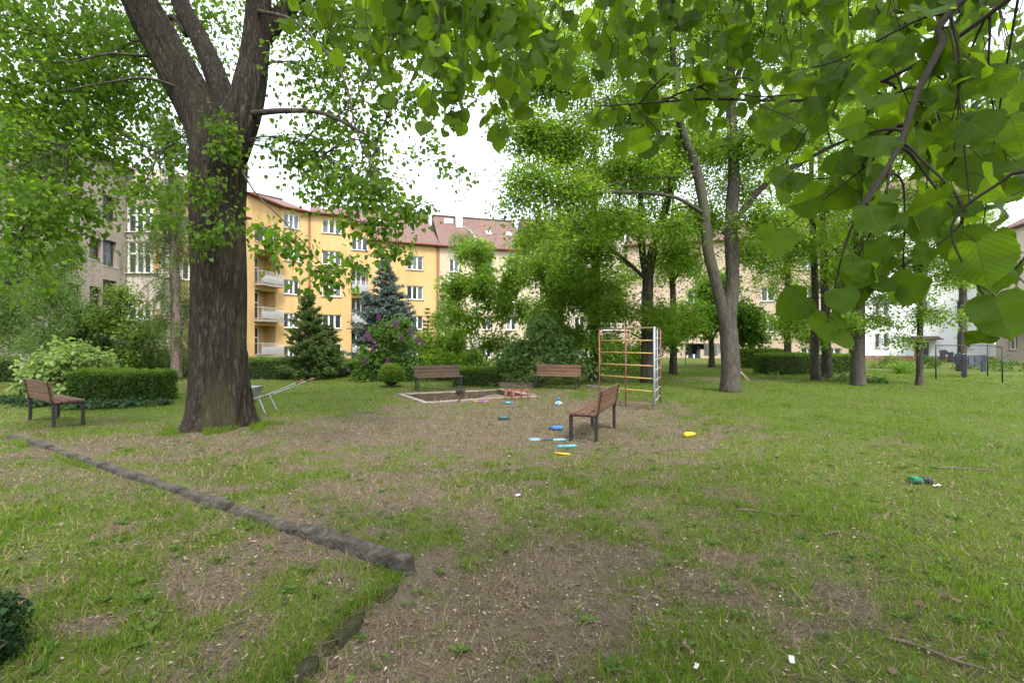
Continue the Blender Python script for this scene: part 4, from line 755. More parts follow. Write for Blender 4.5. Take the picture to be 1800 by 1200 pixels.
sh = shrub(685, 20, [(650, 630, 20, (.7, .6, .6), 40), (690, 600, 20, (.8, .7, .7), 50), (715, 640, 20, (.7, .6, .6), 40), (670, 580, 20, (.5, .5, .45), 24), (640, 660, 19.8, (.5, .5, .3), 20), (705, 570, 20.2, (.45, .4, .35), 18)], M['lilac_leaf'], 'lilac bush with purple flower heads behind the clipped box ball', 'lilac_bush', lsize=.085, per=46, spray=.28, tpl=HEART)
fl = []
for px, py in ((645, 592), (652, 598), (640, 600), (690, 572), (697, 576), (665, 562), (660, 608), (640, 640), (655, 617), (735, 602), (742, 606), (680, 640), (627, 625), (705, 600), (720, 585)):
    c_ = P(px, py, 19.35 + rng.uniform(-.1, .5)) - np.array(sh.location); m_ = 90; t_ = rng.random(m_); a = rng.random(m_) * 2 * np.pi; rr = .075 * (1 - t_ * .75); ax = unit(np.array((rng.normal() * .3, -.3, 1)))
    fl.append(c_ + ax * (t_ * .26)[:, None] + np.stack([np.cos(a) * rr, np.sin(a) * rr, rng.normal(size=m_) * .01], 1))
fl = np.vstack(fl); n_ = len(fl); tag(link(bpy.data.objects.new('flowers', leaf_mesh('flowers', fl, rng.normal(size=(n_, 3)), rng.normal(size=(n_, 3)), rng.uniform(.03, .05, n_), KITE, M['lilac_flower'])), sh), kind='stuff')
shrub(845, 23, [(810, 560, 22.6, (1.2, 1, .8), 60), (860, 500, 23, (1.4, 1.2, .9), 100), (840, 440, 23.4, (1.0, .9, .6), 46), (800, 500, 23, (.9, .8, .7), 40), (790, 610, 22, (1.0, .9, .5), 40), (890, 540, 22.8, (1.1, 1, .7), 50), (920, 470, 23, (1.2, 1, .8), 44), (880, 600, 22.4, (1.0, .9, .4), 30), (930, 420, 23.4, (.9, .8, .5), 24)], M['maple_leaf'], 'tall bright maple shrub behind the loose low hedge', 'maple_shrub', stems=9, lsize=.13, per=40, spray=.42, tpl=STAR)
shrub(790, 20.5, [(770, 630, 20.2, (.9, .7, .4), 36), (820, 625, 20.2, (.9, .7, .4), 34), (750, 600, 21, (.8, .7, .5), 26), (800, 590, 20.8, (.8, .7, .4), 26)], M['maple_leaf'], 'low spreading maple shrub hanging over the aged bench', 'maple_shrub', stems=6, lsize=.12, per=34, spray=.36, tpl=STAR)
shrub(935, 18.6, [(935, 610, 18.2, (1.0, .8, .65), 44), (900, 630, 18.2, (.7, .6, .5), 34), (980, 620, 18.3, (.9, .7, .6), 46), (950, 575, 18.6, (.8, .7, .5), 34), (1010, 640, 18.6, (.7, .6, .45), 26), (920, 655, 18, (.5, .4, .3), 14)], M['viburnum_leaf'], 'dark glossy rounded shrub behind the reddish facing bench', 'shrub', stems=8, lsize=.11, per=40, spray=.32, tpl=HEART, hang=.8)
shrub(990, 21.5, [(960, 560, 21, (1.1, .9, .7), 40), (1010, 590, 21, (1.0, .9, .6), 36), (985, 510, 21.4, (1.0, .9, .7), 34), (1040, 550, 21.4, (.8, .8, .6), 22)], M['maple_leaf'], 'tall loose maple shrub between the dark glossy shrub and the climbing frame', 'maple_shrub', stems=7, lsize=.12, per=38, spray=.42, tpl=STAR)
shrub(1090, 27, [(1080, 630, 26.6, (1.2, 1, .6), 34), (1130, 620, 27, (1.0, .9, .6), 28)], M['deep_leaf'], 'shrub in the shade far behind the climbing frame', 'shrub', lsize=.11, per=36)
def hedge(a, b, width, h, leaf, label, n_, lsize=.05, name='hedge', cat='hedge', round_=False, base_z=None, group='clipped hedges'):
    a, b = np.array(a, float), np.array(b, float); L = np.linalg.norm(b - a); e_ = (b - a) / L; nn = np.array((-e_[1], e_[0])); c_ = (a + b) / 2; z0 = zs(*c_) - .03 if base_z is None else base_z
    t = empty(name, (c_[0], c_[1], z0), label, cat, group)
    # leaves on a slightly lumpy box surface, thinning inwards; dark twig core below them
    A = np.array([L * width, L * h, L * h, width * h, width * h]); fc = rng.choice(5, n_, p=A / A.sum()); u = rng.uniform(-.5, .5, n_); v_ = rng.uniform(0, 1, n_); w_ = rng.uniform(-.5, .5, n_)
    lp = np.zeros((n_, 3)); no = np.zeros((n_, 3))
    s_ = fc == 0; lp[s_] = np.stack([u * L, w_ * width, np.full(n_, h)], 1)[s_]; no[s_] = (0, 0, 1)
    for k_, sg in ((1, -1), (2, 1)): s_ = fc == k_; lp[s_] = np.stack([u * L, np.full(n_, sg * width / 2), v_ * h], 1)[s_]; no[s_] = (0, sg, 0)
    for k_, sg in ((3, -1), (4, 1)): s_ = fc == k_; lp[s_] = np.stack([np.full(n_, sg * L / 2), w_ * width, v_ * h], 1)[s_]; no[s_] = (sg, 0, 0)
    dep = np.abs(rng.normal(size=n_)) * .07 - .02 + (fbm(lp[:, 0] * 2.2 + 9, lp[:, 2] * 2.4 + lp[:, 1] * 2, 3, 77) - .5) * .16
    lp -= no * dep[:, None]; lp += rng.normal(size=(n_, 3)) * .02
    cr = np.minimum(1, np.minimum(L / 2 - np.abs(lp[:, 0]), width / 2 - np.abs(lp[:, 1])) / .12 + .5); lp[:, 2] -= np.where(lp[:, 2] > h * .8, (1 - cr) * .06, 0); lp[:, 2] = np.maximum(lp[:, 2], .02)
    W = np.stack([lp[:, 0] * e_[0] + lp[:, 1] * nn[0], lp[:, 0] * e_[1] + lp[:, 1] * nn[1], lp[:, 2]], 1); NW = np.stack([no[:, 0] * e_[0] + no[:, 1] * nn[0], no[:, 0] * e_[1] + no[:, 1] * nn[1], no[:, 2]], 1)
    rnd = np.clip(.3 + .18 * rng.normal(size=n_) + .42 * (no[:, 2] > .5) + .15 * (lp[:, 2] > h * .85), 0, 1)  # top leaves lighter than the sides: light from above put into their colour
    mb = MB(); Mz = Matrix.Rotation(math.atan2(e_[1], e_[0]), 3, 'Z')
    for q in range(int(L * 14)):
        x, y = rng.uniform(-.46, .46) * L, rng.uniform(-.35, .35) * width; p0 = np.array((x * e_[0] + y * nn[0], x * e_[1] + y * nn[1], 0)); mb.tube([p0, p0 + (rng.normal() * .08, rng.normal() * .08, h * .5), p0 + (rng.normal() * .15, rng.normal() * .15, h * .9)], (.012, .008, .004), 4, cap=False)
    tag(mb.build('stems', M['bark_dark'], t), kind='stuff')
    inner = MB().box((0, 0, h * .47), (L - .34, max(width - .34, .1), h * .8), Mz, .92).build('dense_core', M['twig'], t)
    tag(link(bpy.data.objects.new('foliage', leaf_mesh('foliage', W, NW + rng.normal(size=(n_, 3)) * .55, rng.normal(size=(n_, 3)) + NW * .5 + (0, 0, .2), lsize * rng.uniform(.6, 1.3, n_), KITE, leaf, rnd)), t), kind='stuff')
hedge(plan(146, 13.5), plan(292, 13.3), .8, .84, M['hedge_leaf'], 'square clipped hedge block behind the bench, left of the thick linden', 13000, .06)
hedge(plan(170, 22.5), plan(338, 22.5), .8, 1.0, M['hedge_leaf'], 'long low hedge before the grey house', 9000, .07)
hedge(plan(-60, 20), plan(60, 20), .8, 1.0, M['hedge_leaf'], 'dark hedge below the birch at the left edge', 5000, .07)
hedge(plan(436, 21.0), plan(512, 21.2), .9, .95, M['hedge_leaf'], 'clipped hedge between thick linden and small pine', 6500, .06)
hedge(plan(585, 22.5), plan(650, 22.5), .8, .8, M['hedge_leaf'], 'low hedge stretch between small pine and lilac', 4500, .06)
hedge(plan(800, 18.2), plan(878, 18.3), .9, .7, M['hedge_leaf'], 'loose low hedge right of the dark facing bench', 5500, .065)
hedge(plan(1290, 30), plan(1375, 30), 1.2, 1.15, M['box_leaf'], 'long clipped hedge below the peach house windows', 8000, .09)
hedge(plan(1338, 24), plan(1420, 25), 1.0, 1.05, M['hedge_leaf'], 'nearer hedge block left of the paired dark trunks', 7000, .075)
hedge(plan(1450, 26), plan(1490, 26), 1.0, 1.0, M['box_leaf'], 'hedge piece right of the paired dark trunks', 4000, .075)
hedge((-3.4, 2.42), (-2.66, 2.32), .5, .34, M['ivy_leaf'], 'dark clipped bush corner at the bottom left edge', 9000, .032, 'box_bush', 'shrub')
# round box ball
c_ = G(688, 17.6); bt = empty('box_ball', c_, 'round clipped box ball left of the dark facing bench', 'shrub', 'clipped hedges'); n_ = 7000
v_ = unit(rng.normal(size=(n_, 3))); v_[:, 2] = np.abs(v_[:, 2]) * 1.0 - .35; v_ = unit(v_); q = np.array((.43, .43, .46)) * (1 + .05 * rng.normal(size=(n_, 1)) - np.abs(rng.normal(size=(n_, 1))) * .08)
MB().tube([(0, 0, 0), (0, 0, .5)], (.03, .01), 6).build('stem', M['bark_dark'], bt); MB().lathe([(.12, .1), (.28, .22), (.31, .45), (.24, .68), (.05, .78)], 12).build('dense_core', M['twig'], bt)
pp = v_ * q + (0, 0, .42); pp[:, 2] = np.maximum(pp[:, 2], .02)
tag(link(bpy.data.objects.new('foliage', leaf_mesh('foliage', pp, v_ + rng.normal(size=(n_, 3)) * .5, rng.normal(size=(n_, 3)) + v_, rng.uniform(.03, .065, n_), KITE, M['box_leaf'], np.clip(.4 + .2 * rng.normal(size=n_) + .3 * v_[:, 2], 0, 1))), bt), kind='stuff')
# perennials before the white house
for i, (px, D, r_, h_, n_, lf, lab) in enumerate(((1560, 30, 1.3, .45, 26, 'fresh_leaf', 'leafy perennial clump below the white house paired windows'), (1590, 25, .9, .3, 22, 'chestnut_leaf', 'bright low plant cushion behind the slender sapling'), (1640, 30, 1.4, .45, 26, 'hedge_leaf', 'dark perennial clump right of the white house door'),
        (1705, 29, 1.5, .4, 24, 'lilac_leaf', 'reddish green perennial bed beneath the hanging laundry'), (1770, 27, 1.5, .4, 24, 'hedge_leaf', 'low planting at the right edge beyond the clothes line'), (1480, 20, .5, .2, 8, 'deep_leaf', 'little dark plant at the foot of the stout grey trunk'), (1545, 19, .35, .15, 8, 'deep_leaf', 'small dark tuft between stout trunk and sapling'), (1360, 21.5, .3, .16, 6, 'fresh_leaf', 'small leafy weed beside the bare path'))):
    g = G(px, D); t = empty('perennial_plant', g, lab, 'plant', 'border plants'); C, o_ = blob_points((0, 0, h_), (r_, .7, h_), n_, .5); C[:, 2] = np.maximum(C[:, 2], .06)
    pos, nr, dr, sz, rnd = sprays(C, o_, 34, .26, .1, .3, .1, .3, .6); pos[:, 2] = np.maximum(pos[:, 2], .02)
    tag(link(bpy.data.objects.new('leaves', leaf_mesh('leaves', pos, nr, dr, sz, KITE, M[lf], rnd)), t), kind='stuff')
# ivy strip
n_ = 9000; x = rng.uniform(-15, -6.0, n_); y = 12.6 + (x + 15) * -.02 + rng.normal(size=n_) * .3 + .35 * np.sin(x * 1.3); s_ = fbm(x * .8, y * .8, 2, 55) > .42; x, y = x[s_], y[s_]; n_ = len(x)
pos = np.stack([x, y, zg(x, y) + rng.uniform(.02, .13, n_)], 1)
tag(link(bpy.data.objects.new('ivy', leaf_mesh('ivy', pos, rng.normal(size=(n_, 3)) * .5 + (0, -.3, 1), rng.normal(size=(n_, 3)) * (1, 1, .3), rng.uniform(.05, .1, n_), HEART, M['ivy_leaf']))), 'dark ivy strip along the edge behind the left bench', 'ivy', kind='stuff')
# ------------------------------------------------------------------ the linden overhead: its trunk stands behind the camera, its twigs hang into the view
NB = np.array((4.3, -2.7, zs(4.3, -2.7) - .05))
nl = empty('linden_tree', NB, 'overhanging linden twigs with big heart shaped leaves close to the viewer', 'tree', CT)
def leaf_variant(name, fold, curl, rip, seed):
    rr = np.random.default_rng(seed)
    o2 = smoothpath([(-.0, .0, 0), (-.09, .16, 0), (-.08, .34, 0), (.03, .48, 0), (.2, .555, 0), (.39, .55, 0), (.57, .485, 0), (.73, .37, 0), (.85, .23, 0), (.92, .1, 0), (1.03, 0, 0)], 3)[:, :2]
    o2[1:-1] += (np.where(np.arange(len(o2) - 2) % 2 == 0, .011, -.011))[:, None] * unit(np.stack([np.ones(len(o2) - 2) * .2, np.ones(len(o2) - 2)], 1))
    k_ = len(o2); V = []; Fc = []
    for side in (1, -1):
        asym = 1 + side * .05 * rr.normal(); i0 = len(V)
        for i, (u, v_) in enumerate(o2):
            um = np.clip(u, 0, 1.08) * .98 + .0
            for f in (0, .33, .68, 1.0):
                uu = um * (1 - f) + u * f; vv = v_ * f * asym
                V.append((uu, side * vv, fold * vv - curl * max(uu, 0) ** 2 + rip * math.sin(uu * 9 + side + seed) * vv + .035 * math.sin(i * 1.3 + seed) * vv - .25 * fold * vv * vv * 2))
        for i in range(k_ - 1):
            for f in range(3):
                q = (i0 + i * 4 + f, i0 + (i + 1) * 4 + f, i0 + (i + 1) * 4 + f + 1, i0 + i * 4 + f + 1); Fc.append(q if side < 0 else q[::-1])
    V = np.array(V); loops = [i for f in Fc for i in f]
    me = setmesh(name, V, loops, np.arange(0, len(loops), 4), M['near_leaf'], True)
    uv = me.uv_layers.new(name='UVMap'); co = V[np.array([l.vertex_index for l in me.loops])][:, :2]; uv.data.foreach_set('uv', np.ascontiguousarray(co, np.float32).ravel())
    return me
LV = [leaf_variant('linden_leaf_blade', *a) for a in ((.25, .18, .1, 1), (-.2, .3, .2, 2), (.45, .1, .15, 3), (.1, .42, .25, 4), (.3, -.1, .2, 5), (-.05, .2, .3, 6))]
tw = MB(); leaves = []; bracts = []
def path_r(pts, r, k=6, n=7):
    p_ = smoothpath(np.array(pts, float) - NB, k); tw.tube(p_, np.interp(np.linspace(0, 1, len(p_)), np.linspace(0, 1, len(r)), r), n); return p_ + NB
mbt = MB(); trunk_tube(mbt, [(0, 0, 0), (-.05, .05, 1.4), (-.1, .15, 2.6), (.0, .1, 4.5), (.1, 0, 7)], (.3, .26, .24, .2, .1), 16, 3); mbt.build('trunk', M['bark'], nl)
boughs = [path_r([NB + (-.1, .15, 2.6), (2.9, -.9, 3.1), (2.0, .3, 3.05), (1.4, .9, 2.75), P(1693, 0, 1.1), P(1655, 80, 1.09), P(1612, 165, 1.07), P(1583, 250, 1.04), P(1545, 320, 1.0), P(1500, 390, .97)], (.09, .05, .02, .011, .0085, .0078, .007, .006, .0045, .003), 8),
          path_r([NB + (-.05, .1, 3.2), (2.8, .2, 3.7), (1.6, 1.6, 3.35), (.5, 2.0, 3.32), (-.5, 2.2, 3.4), (-1.4, 2.4, 3.55)], (.09, .06, .035, .025, .016, .008), 8),
          path_r([NB + (.0, .1, 3.0), (3.2, -.2, 3.6), (2.3, 1.2, 3.6), (1.6, 1.7, 3.4), (.95, 1.9, 3.3)], (.08, .055, .03, .015, .008), 8),
          path_r([(2.3, 1.2, 3.6), (1.95, 1.1, 2.95), (1.5, 1.05, 2.65), (1.1, 1.0, 2.48)], (.016, .012, .008, .004), 8), path_r([(1.95, 1.1, 2.95), (1.5, .95, 2.3), (1.15, .88, 2.05), (.9, .85, 1.95)], (.012, .008, .006, .003), 8), path_r([(1.7, .25, 2.95), (1.3, .8, 2.6), (1.0, 1.3, 2.35), (.6, 1.6, 2.45), (.3, 1.75, 2.5)], (.008, .006, .005, .004, .002), 8),
          path_r([NB + (.0, .1, 2.8), (3.9, .0, 3.2), (3.6, 2.0, 3.6), (3.0, 3.2, 3.9), (2.2, 3.8, 4.2)], (.09, .06, .04, .025, .012), 8)]
BP = np.vstack(boughs)
def hang(px, py, D, L=.8, ls=.085, sp=.05, mass=True, straight=.5, side_n=0):
    E = P(px, py, D); d = np.linalg.norm((BP - E) * (1, 1, .35), axis=1) + np.clip(E[2] + .05 - BP[:, 2], 0, None) * 6; S = BP[int(np.argmin(d + rng.random(len(d)) * .7))]
    md = S * .45 + E * .55; md[2] = max(S[2], E[2]) * .55 + min(S[2], E[2]) * .45 + .03; md += rng.normal(size=3) * .05
    p_ = smoothpath([S, S * .72 + md * .28 + (0, 0, .015), md, E], 9); ln = np.r_[0, np.cumsum(np.linalg.norm(np.diff(p_, axis=0), axis=1))]; T = ln[-1]
    tw.tube(p_ - NB, np.linspace(.0042, .0011, len(p_)), 5)
    s0 = max(T - L, .05); k_ = 0
    for s_ in np.arange(s0, T + .001, sp):
        s_ = min(s_ + rng.uniform(-.01, .01), T); q = np.array([np.interp(s_, ln, p_[:, i]) for i in range(3)]); q2 = np.array([np.interp(min(s_ + .02, T), ln, p_[:, i]) for i in range(3)]); tg = unit(q2 - q + (0, 0, -1e-4))
        sd_ = unit(np.cross(tg, (0, 0, 1)) + rng.normal(size=3) * .35) * (1 if k_ % 2 else -1); k_ += 1
        pet = unit(sd_ * .8 + tg * .5 + np.array((0, 0, -.15)) + rng.normal(size=3) * .2); b_ = q + pet * rng.uniform(.025, .05)
        tw.tube(np.array([q, q * .5 + b_ * .5 + (0, 0, .004), b_]) - NB, .0009, 4, cap=False)
        dr = unit(pet * .7 + np.array((0, 0, -.6)) + rng.normal(size=3) * .42); nr = unit(np.array((rng.normal() * .8, -1 if rng.random() < .65 else 1, .5)) + rng.normal(size=3) * .5)
        if rng.random() < .25: nr = unit(np.array((rng.normal() * .5, rng.normal() * .5, 1))); dr = unit(dr + pet * .8)
        leaves.append((b_, dr, nr, ls * rng.uniform(.48, 1.06)))
        if rng.random() < .05 and D < 1.6: bracts.append((q + pet * .015, unit(np.array((0, 0, -1)) + rng.normal(size=3) * .25), rng.normal(size=3), rng.uniform(.05, .075)))
def hangs(n_, px, py, D, **k):
    for i in range(n_): hang(rng.uniform(*px), rng.uniform(*py), rng.uniform(*D), **k)
hangs(6, (470, 620), (0, 100), (1.9, 2.5), L=.5, ls=.08)
hangs(12, (600, 770), (40, 200), (1.9, 2.5), L=.55, ls=.08)
hangs(7, (740, 900), (180, 280), (1.8, 2.3), L=.75, ls=.078)
hangs(8, (760, 920), (60, 200), (1.8, 2.5), L=.55, ls=.078)
hangs(12, (890, 1080), (40, 220), (1.7, 2.3), L=.5, ls=.08)
hangs(15, (1060, 1330), (110, 265), (1.5, 2.0), L=.5, ls=.08)
hangs(11, (1100, 1420), (0, 130), (1.6, 2.4), L=.5, ls=.08)
hangs(6, (1320, 1520), (300, 430), (1.15, 1.5), L=.42, ls=.08, sp=.055)
hangs(3, (1380, 1530), (470, 580), (1.0, 1.15), L=.3, ls=.08, sp=.055)
hangs(6, (1530, 1800), (290, 430), (1.05, 1.4), L=.42, ls=.082, sp=.055)
hangs(2, (1540, 1640), (450, 520), (.95, 1.1), L=.25, ls=.082, sp=.06)
hangs(3, (1700, 1810), (500, 590), (.88, 1.0), L=.28, ls=.085, sp=.06)
hangs(10, (1320, 1820), (120, 280), (1.2, 1.9), L=.5, ls=.08, sp=.055)
hangs(12, (1380, 1820), (0, 150), (1.4, 2.4), L=.5, ls=.08, sp=.055)
hangs(34, (1350, 1850), (40, 330), (2.2, 3.6), L=.9, ls=.078, sp=.05)
hangs(14, (1250, 1820), (60, 300), (1.6, 2.2), L=.5, ls=.076, sp=.05)
hangs(9, (720, 1000), (10, 120), (1.9, 2.6), L=.5, ls=.078)
hangs(6, (560, 760), (10, 110), (2.1, 2.7), L=.5, ls=.078)
hangs(4, (1560, 1800), (330, 470), (1.1, 1.4), L=.35, ls=.08, sp=.055)
hangs(8, (1650, 1850), (280, 380), (2.4, 3.2), L=.9, ls=.08, sp=.055)
tag(tw.build('twigs', M['twig'], nl), kind='stuff')
A = [np.array([l[i] for l in leaves]) for i in range(3)]; SZ = np.array([l[3] for l in leaves])
ppx = 900 + A[0][:, 0] / A[0][:, 1] * F; ppy = 600 - (A[0][:, 2] - CH) / A[0][:, 1] * F
score = SZ / A[0][:, 1] * ((ppx > -40) & (ppx < 1840) & (ppy > -60)); order = np.argsort(-score); big = order[:300]; rest = order[300:]
for i in big:
    d_ = unit(A[1][i]); n2 = unit(A[2][i] - d_ * (A[2][i] @ d_)); s_ = np.cross(n2, d_)
    lf = link(bpy.data.objects.new('leaf', random.choice(LV)), nl); Mx = Matrix.Identity(4)
    for r_ in range(3): Mx[r_][0], Mx[r_][1], Mx[r_][2], Mx[r_][3] = d_[r_] * SZ[i], s_[r_] * SZ[i], n2[r_] * SZ[i], A[0][i][r_] - NB[r_]
    lf.matrix_local = Mx
ol = smoothpath([(0, 0, 0), (-.09, .16, .03), (-.08, .34, .07), (.03, .48, .1), (.2, .555, .11), (.39, .55, .1), (.57, .485, .07), (.73, .37, .03), (.85, .23, -.02), (.92, .1, -.06), (1.03, 0, -.12)], 2)
ol[1:-1:2, 1] *= 1.025; k_ = len(ol); mid_ = [(.3, 0, -.015), (.65, 0, -.035)]
LINDEN2 = (np.vstack([ol, ol[1:-1][::-1] * (1, -1, 1), mid_]), [tuple(range(0, 9)) + (2 * k_ - 2,), tuple(range(8, 15)) + (2 * k_ - 1, 2 * k_ - 2), tuple(range(14, k_)) + (2 * k_ - 1,),
           (0, 2 * k_ - 2) + tuple(range(2 * k_ - 10, 2 * k_ - 2)), (2 * k_ - 2, 2 * k_ - 1) + tuple(range(2 * k_ - 16, 2 * k_ - 9)), (2 * k_ - 1,) + tuple(range(k_ - 1, 2 * k_ - 15))])
tag(link(bpy.data.objects.new('foliage', leaf_mesh('foliage', A[0][rest] - NB, A[2][rest], A[1][rest], SZ[rest], LINDEN2, M['near_leaf_mass'], None, True)), nl), kind='stuff')
C, o_ = [], []
mbu = MB()
for c_, r_, n_ in (((3.5, -2.0, 5.6), (3.2, 3.0, 1.4), 90), ((1.2, -1.4, 4.6), (2.4, 2.2, .8), 36), ((.2, .6, 4.5), (2.2, 1.6, .6), 26), ((3.4, 1.2, 4.9), (2.0, 1.8, .8), 30), ((4.0, -3.0, 7.8), (3.0, 3.0, 1.5), 60), ((-1.2, -1.6, 5.0), (1.8, 1.8, .7), 20)):
    q, v_ = blob_points(np.array(c_) - NB, r_, n_, .5); C.append(q); o_.append(v_); cc = np.array(c_) - NB; st = np.array((-.05, .1, min(cc[2] - .4, 4.6))); bp = smoothpath([st, (st + cc) / 2 + (0, 0, .25), cc], 6); mbu.tube(bp, np.linspace(.09, .02, len(bp)), 8)
    for e_ in q[:24]: b2 = smoothpath([bp[rng.integers(5, len(bp))], e_], 3); mbu.tube(b2, np.linspace(.014, .004, len(b2)), 5)
tag(mbu.build('branches', M['bark_dark'], nl), kind='stuff')
pos, nr, dr, sz, rnd = sprays(np.vstack(C), np.vstack(o_), 34, .5, .1, .6, .9, .4, .5)
tag(link(bpy.data.objects.new('crown', leaf_mesh('crown', pos, nr, dr, sz, KITE, M['linden_leaf'], rnd)), nl), kind='stuff')
if bracts:
    BR = (np.array([(0, .03, 0), (.3, .12, .02), (.75, .13, .03), (1, 0, 0), (.75, -.13, .03), (.3, -.12, .02), (0, -.03, 0)], float), [(0, 1, 2, 3, 4, 5, 6)])
    tag(link(bpy.data.objects.new('bracts', leaf_mesh('bracts', np.array([b_[0] for b_ in bracts]) - NB, np.array([b_[2] for b_ in bracts]), np.array([b_[1] for b_ in bracts]), np.array([b_[3] for b_ in bracts]), BR, M['bract'])), nl), kind='stuff')

# ------------------------------------------------------------------ kerb, sandbox, benches, climbing frame
kb = empty('stone_kerb', (K0[0], K0[1], 0)); tag(kb, 'weathered low stone kerb running across the lawn to its sawn end', None, None, 'structure')
Lk = np.linalg.norm(K1 - K0); t_ = 0.0; rz = math.atan2(KD[1], KD[0]); i = 0
cuts = [0, .95, 1.9, 2.95, 3.85, 4.9, 5.9, 6.85, 7.9, Lk]
for i in range(len(cuts) - 1):
    l = cuts[i + 1] - cuts[i] - .035; c_ = K0 + KD * (cuts[i] + cuts[i + 1]) / 2; m_ = int(l / .02)
    us = np.linspace(-l / 2, l / 2, m_); prof = np.array([(-.052, -.25), (-.052, -.1), (-.052, -.04), (-.05, .022), (-.044, .034), (-.015, .036), (.015, .036), (.044, .034), (.05, .02), (.052, -.1), (.052, -.25)])
    ztop = (.015, .025, .02, .03, .022, .018, .03, .035, .06)[i] + .01 * math.sin(i * 2.3)
    V = []
    for u_ in us:
        sh_ = 1 - .35 * max(0, (abs(u_) - l / 2 + .04) / .04) * .4
        for a_, b_ in prof: V.append((u_, a_ * sh_, b_ + ztop))
    V = np.array(V); nz_ = fbm(V[:, 0] * 14 + i * 9, V[:, 1] * 30 + V[:, 2] * 18, 3, 40 + i) - .5; V[:, 1] += nz_ * .01; V[:, 2] += (fbm(V[:, 0] * 9 + i * 5, V[:, 1] * 30, 4, 60 + i) - .5) * .018 - .03 * sstep(.7, .8, vnoise(V[:, 0] * 3.1 + i * 7, V[:, 1] * 9 + 3, 70 + i))
    n_ = len(prof); Fc = [(a_ * n_ + b_, (a_ + 1) * n_ + b_, (a_ + 1) * n_ + b_ + 1, a_ * n_ + b_ + 1) for a_ in range(m_ - 1) for b_ in range(n_ - 1)] + [tuple(range(n_)), tuple(range((m_ - 1) * n_, m_ * n_))[::-1]]
    o_ = MB().add(V, Fc).build('kerb_stone', M['kerb'], kb); o_.location = (c_[0] - K0[0], c_[1] - K0[1], zs(c_[0] - .3 * KN[0], c_[1] - .3 * KN[1])); o_.rotation_euler = (random.uniform(-.09, .09), random.uniform(-.02, .02), rz + random.uniform(-.022, .022))

for i in range(3):       # the sunken mossy stones that carry on from the kerb's end
    ya, yb_ = 3.36 - i * .62, 3.36 - (i + 1) * .62 + .02; pa, pb_ = np.array((-.80 + (ya - 3.4) * .36, ya)), np.array((-.80 + (yb_ - 3.4) * .36, yb_)); l = np.linalg.norm(pb_ - pa); m_ = 34; us = np.linspace(-l / 2, l / 2, m_)
    prof = np.array([(-.05, -.25), (-.05, -.02), (-.04, .012), (-.01, .02), (.02, .016), (.045, -.004), (.052, -.04), (.052, -.12), (.05, -.25)]); n_ = len(prof)
    V = np.array([(u_, a_, b_) for u_ in us for a_, b_ in prof]); V[:, 1] += (fbm(V[:, 0] * 13 + i * 9, V[:, 2] * 20, 3, 140 + i) - .5) * .04; V[:, 2] += (fbm(V[:, 0] * 12 + i * 5, V[:, 1] * 25, 3, 160 + i) - .5) * .03
    Fc = [(a_ * n_ + b_, (a_ + 1) * n_ + b_, (a_ + 1) * n_ + b_ + 1, a_ * n_ + b_ + 1) for a_ in range(m_ - 1) for b_ in range(n_ - 1)] + [tuple(range(n_)), tuple(range((m_ - 1) * n_, m_ * n_))[::-1]]
    c_ = (pa + pb_) / 2; o_ = MB().add(V, Fc).build('kerb_stone', M['moss'], kb); o_.location = (c_[0] - K0[0], c_[1] - K0[1], zs(c_[0] - .15, c_[1]) - .036); o_.rotation_euler = (0, 0, math.atan2(*(pb_ - pa)[::-1])); tag(o_, 'sunken stone overgrown with dark moss')
sbc = sum(SBX) / 4; sb = empty('sandbox', (sbc[0], sbc[1], 0), 'sunken sandbox with pale concrete rim in the trodden playground', 'sandbox')
for i in range(4):
    a, b_ = SBX[i], SBX[(i + 1) % 4]; e_ = (b_ - a) / np.linalg.norm(b_ - a); l = np.linalg.norm(b_ - a); l2 = l + (.16 if i % 2 == 0 else -.165); c_ = (a + b_) / 2; m_ = 40; top = (.05, .055, .02, .04)[i]
    us = np.linspace(-l2 / 2, l2 / 2, m_)
    for prof, mt, nm in (([(-.075, -.5), (-.075, top - .034), (.075, top - .034), (.075, -.5)], 'dirty_concrete', 'rim_beam'), ([(-.08, top - .035), (-.08, top - .012), (-.066, top), (.066, top), (.08, top - .012), (.08, top - .035)], 'concrete', 'rim_cap')):
        n_ = len(prof); V = np.array([(u_, p_[0], p_[1]) for u_ in us for p_ in prof]); V[:, 2] += (fbm(V[:, 0] * 3, V[:, 0] * 0, 3, i + 3) - .5) * .03 * (V[:, 2] > -.2); V[:, 1] += (fbm(V[:, 0] * 5 + 9, V[:, 2] * 9, 3, i + 13) - .5) * .02
        Fc = [(q * n_ + k_, (q + 1) * n_ + k_, (q + 1) * n_ + (k_ + 1) % n_, q * n_ + (k_ + 1) % n_) for q in range(m_ - 1) for k_ in range(n_)] + [tuple(range(n_)), tuple(range((m_ - 1) * n_, m_ * n_))[::-1]]
        o_ = MB().add(V, Fc).build(nm, M[mt], sb); o_.location = (c_[0] - sbc[0], c_[1] - sbc[1], zs(*c_) * .6); o_.rotation_euler = (0, 0, math.atan2(e_[1], e_[0]))
g = np.linspace(0.03, .97, 40); U, W_ = np.meshgrid(g, g); pt = (1 - U)[..., None] * ((1 - W_)[..., None] * SBX[0] + W_[..., None] * SBX[3]) + U[..., None] * ((1 - W_)[..., None] * SBX[1] + W_[..., None] * SBX[2])
Zs = -.3 + (fbm(pt[..., 0] * 1.6, pt[..., 1] * 1.6, 3, 90) - .5) * .14 + .16 * sstep(.45, 1, U); idx = np.arange(1600).reshape(40, 40)
Q = np.stack([idx[:-1, :-1], idx[:-1, 1:], idx[1:, 1:], idx[1:, :-1]], -1).reshape(-1, 4)
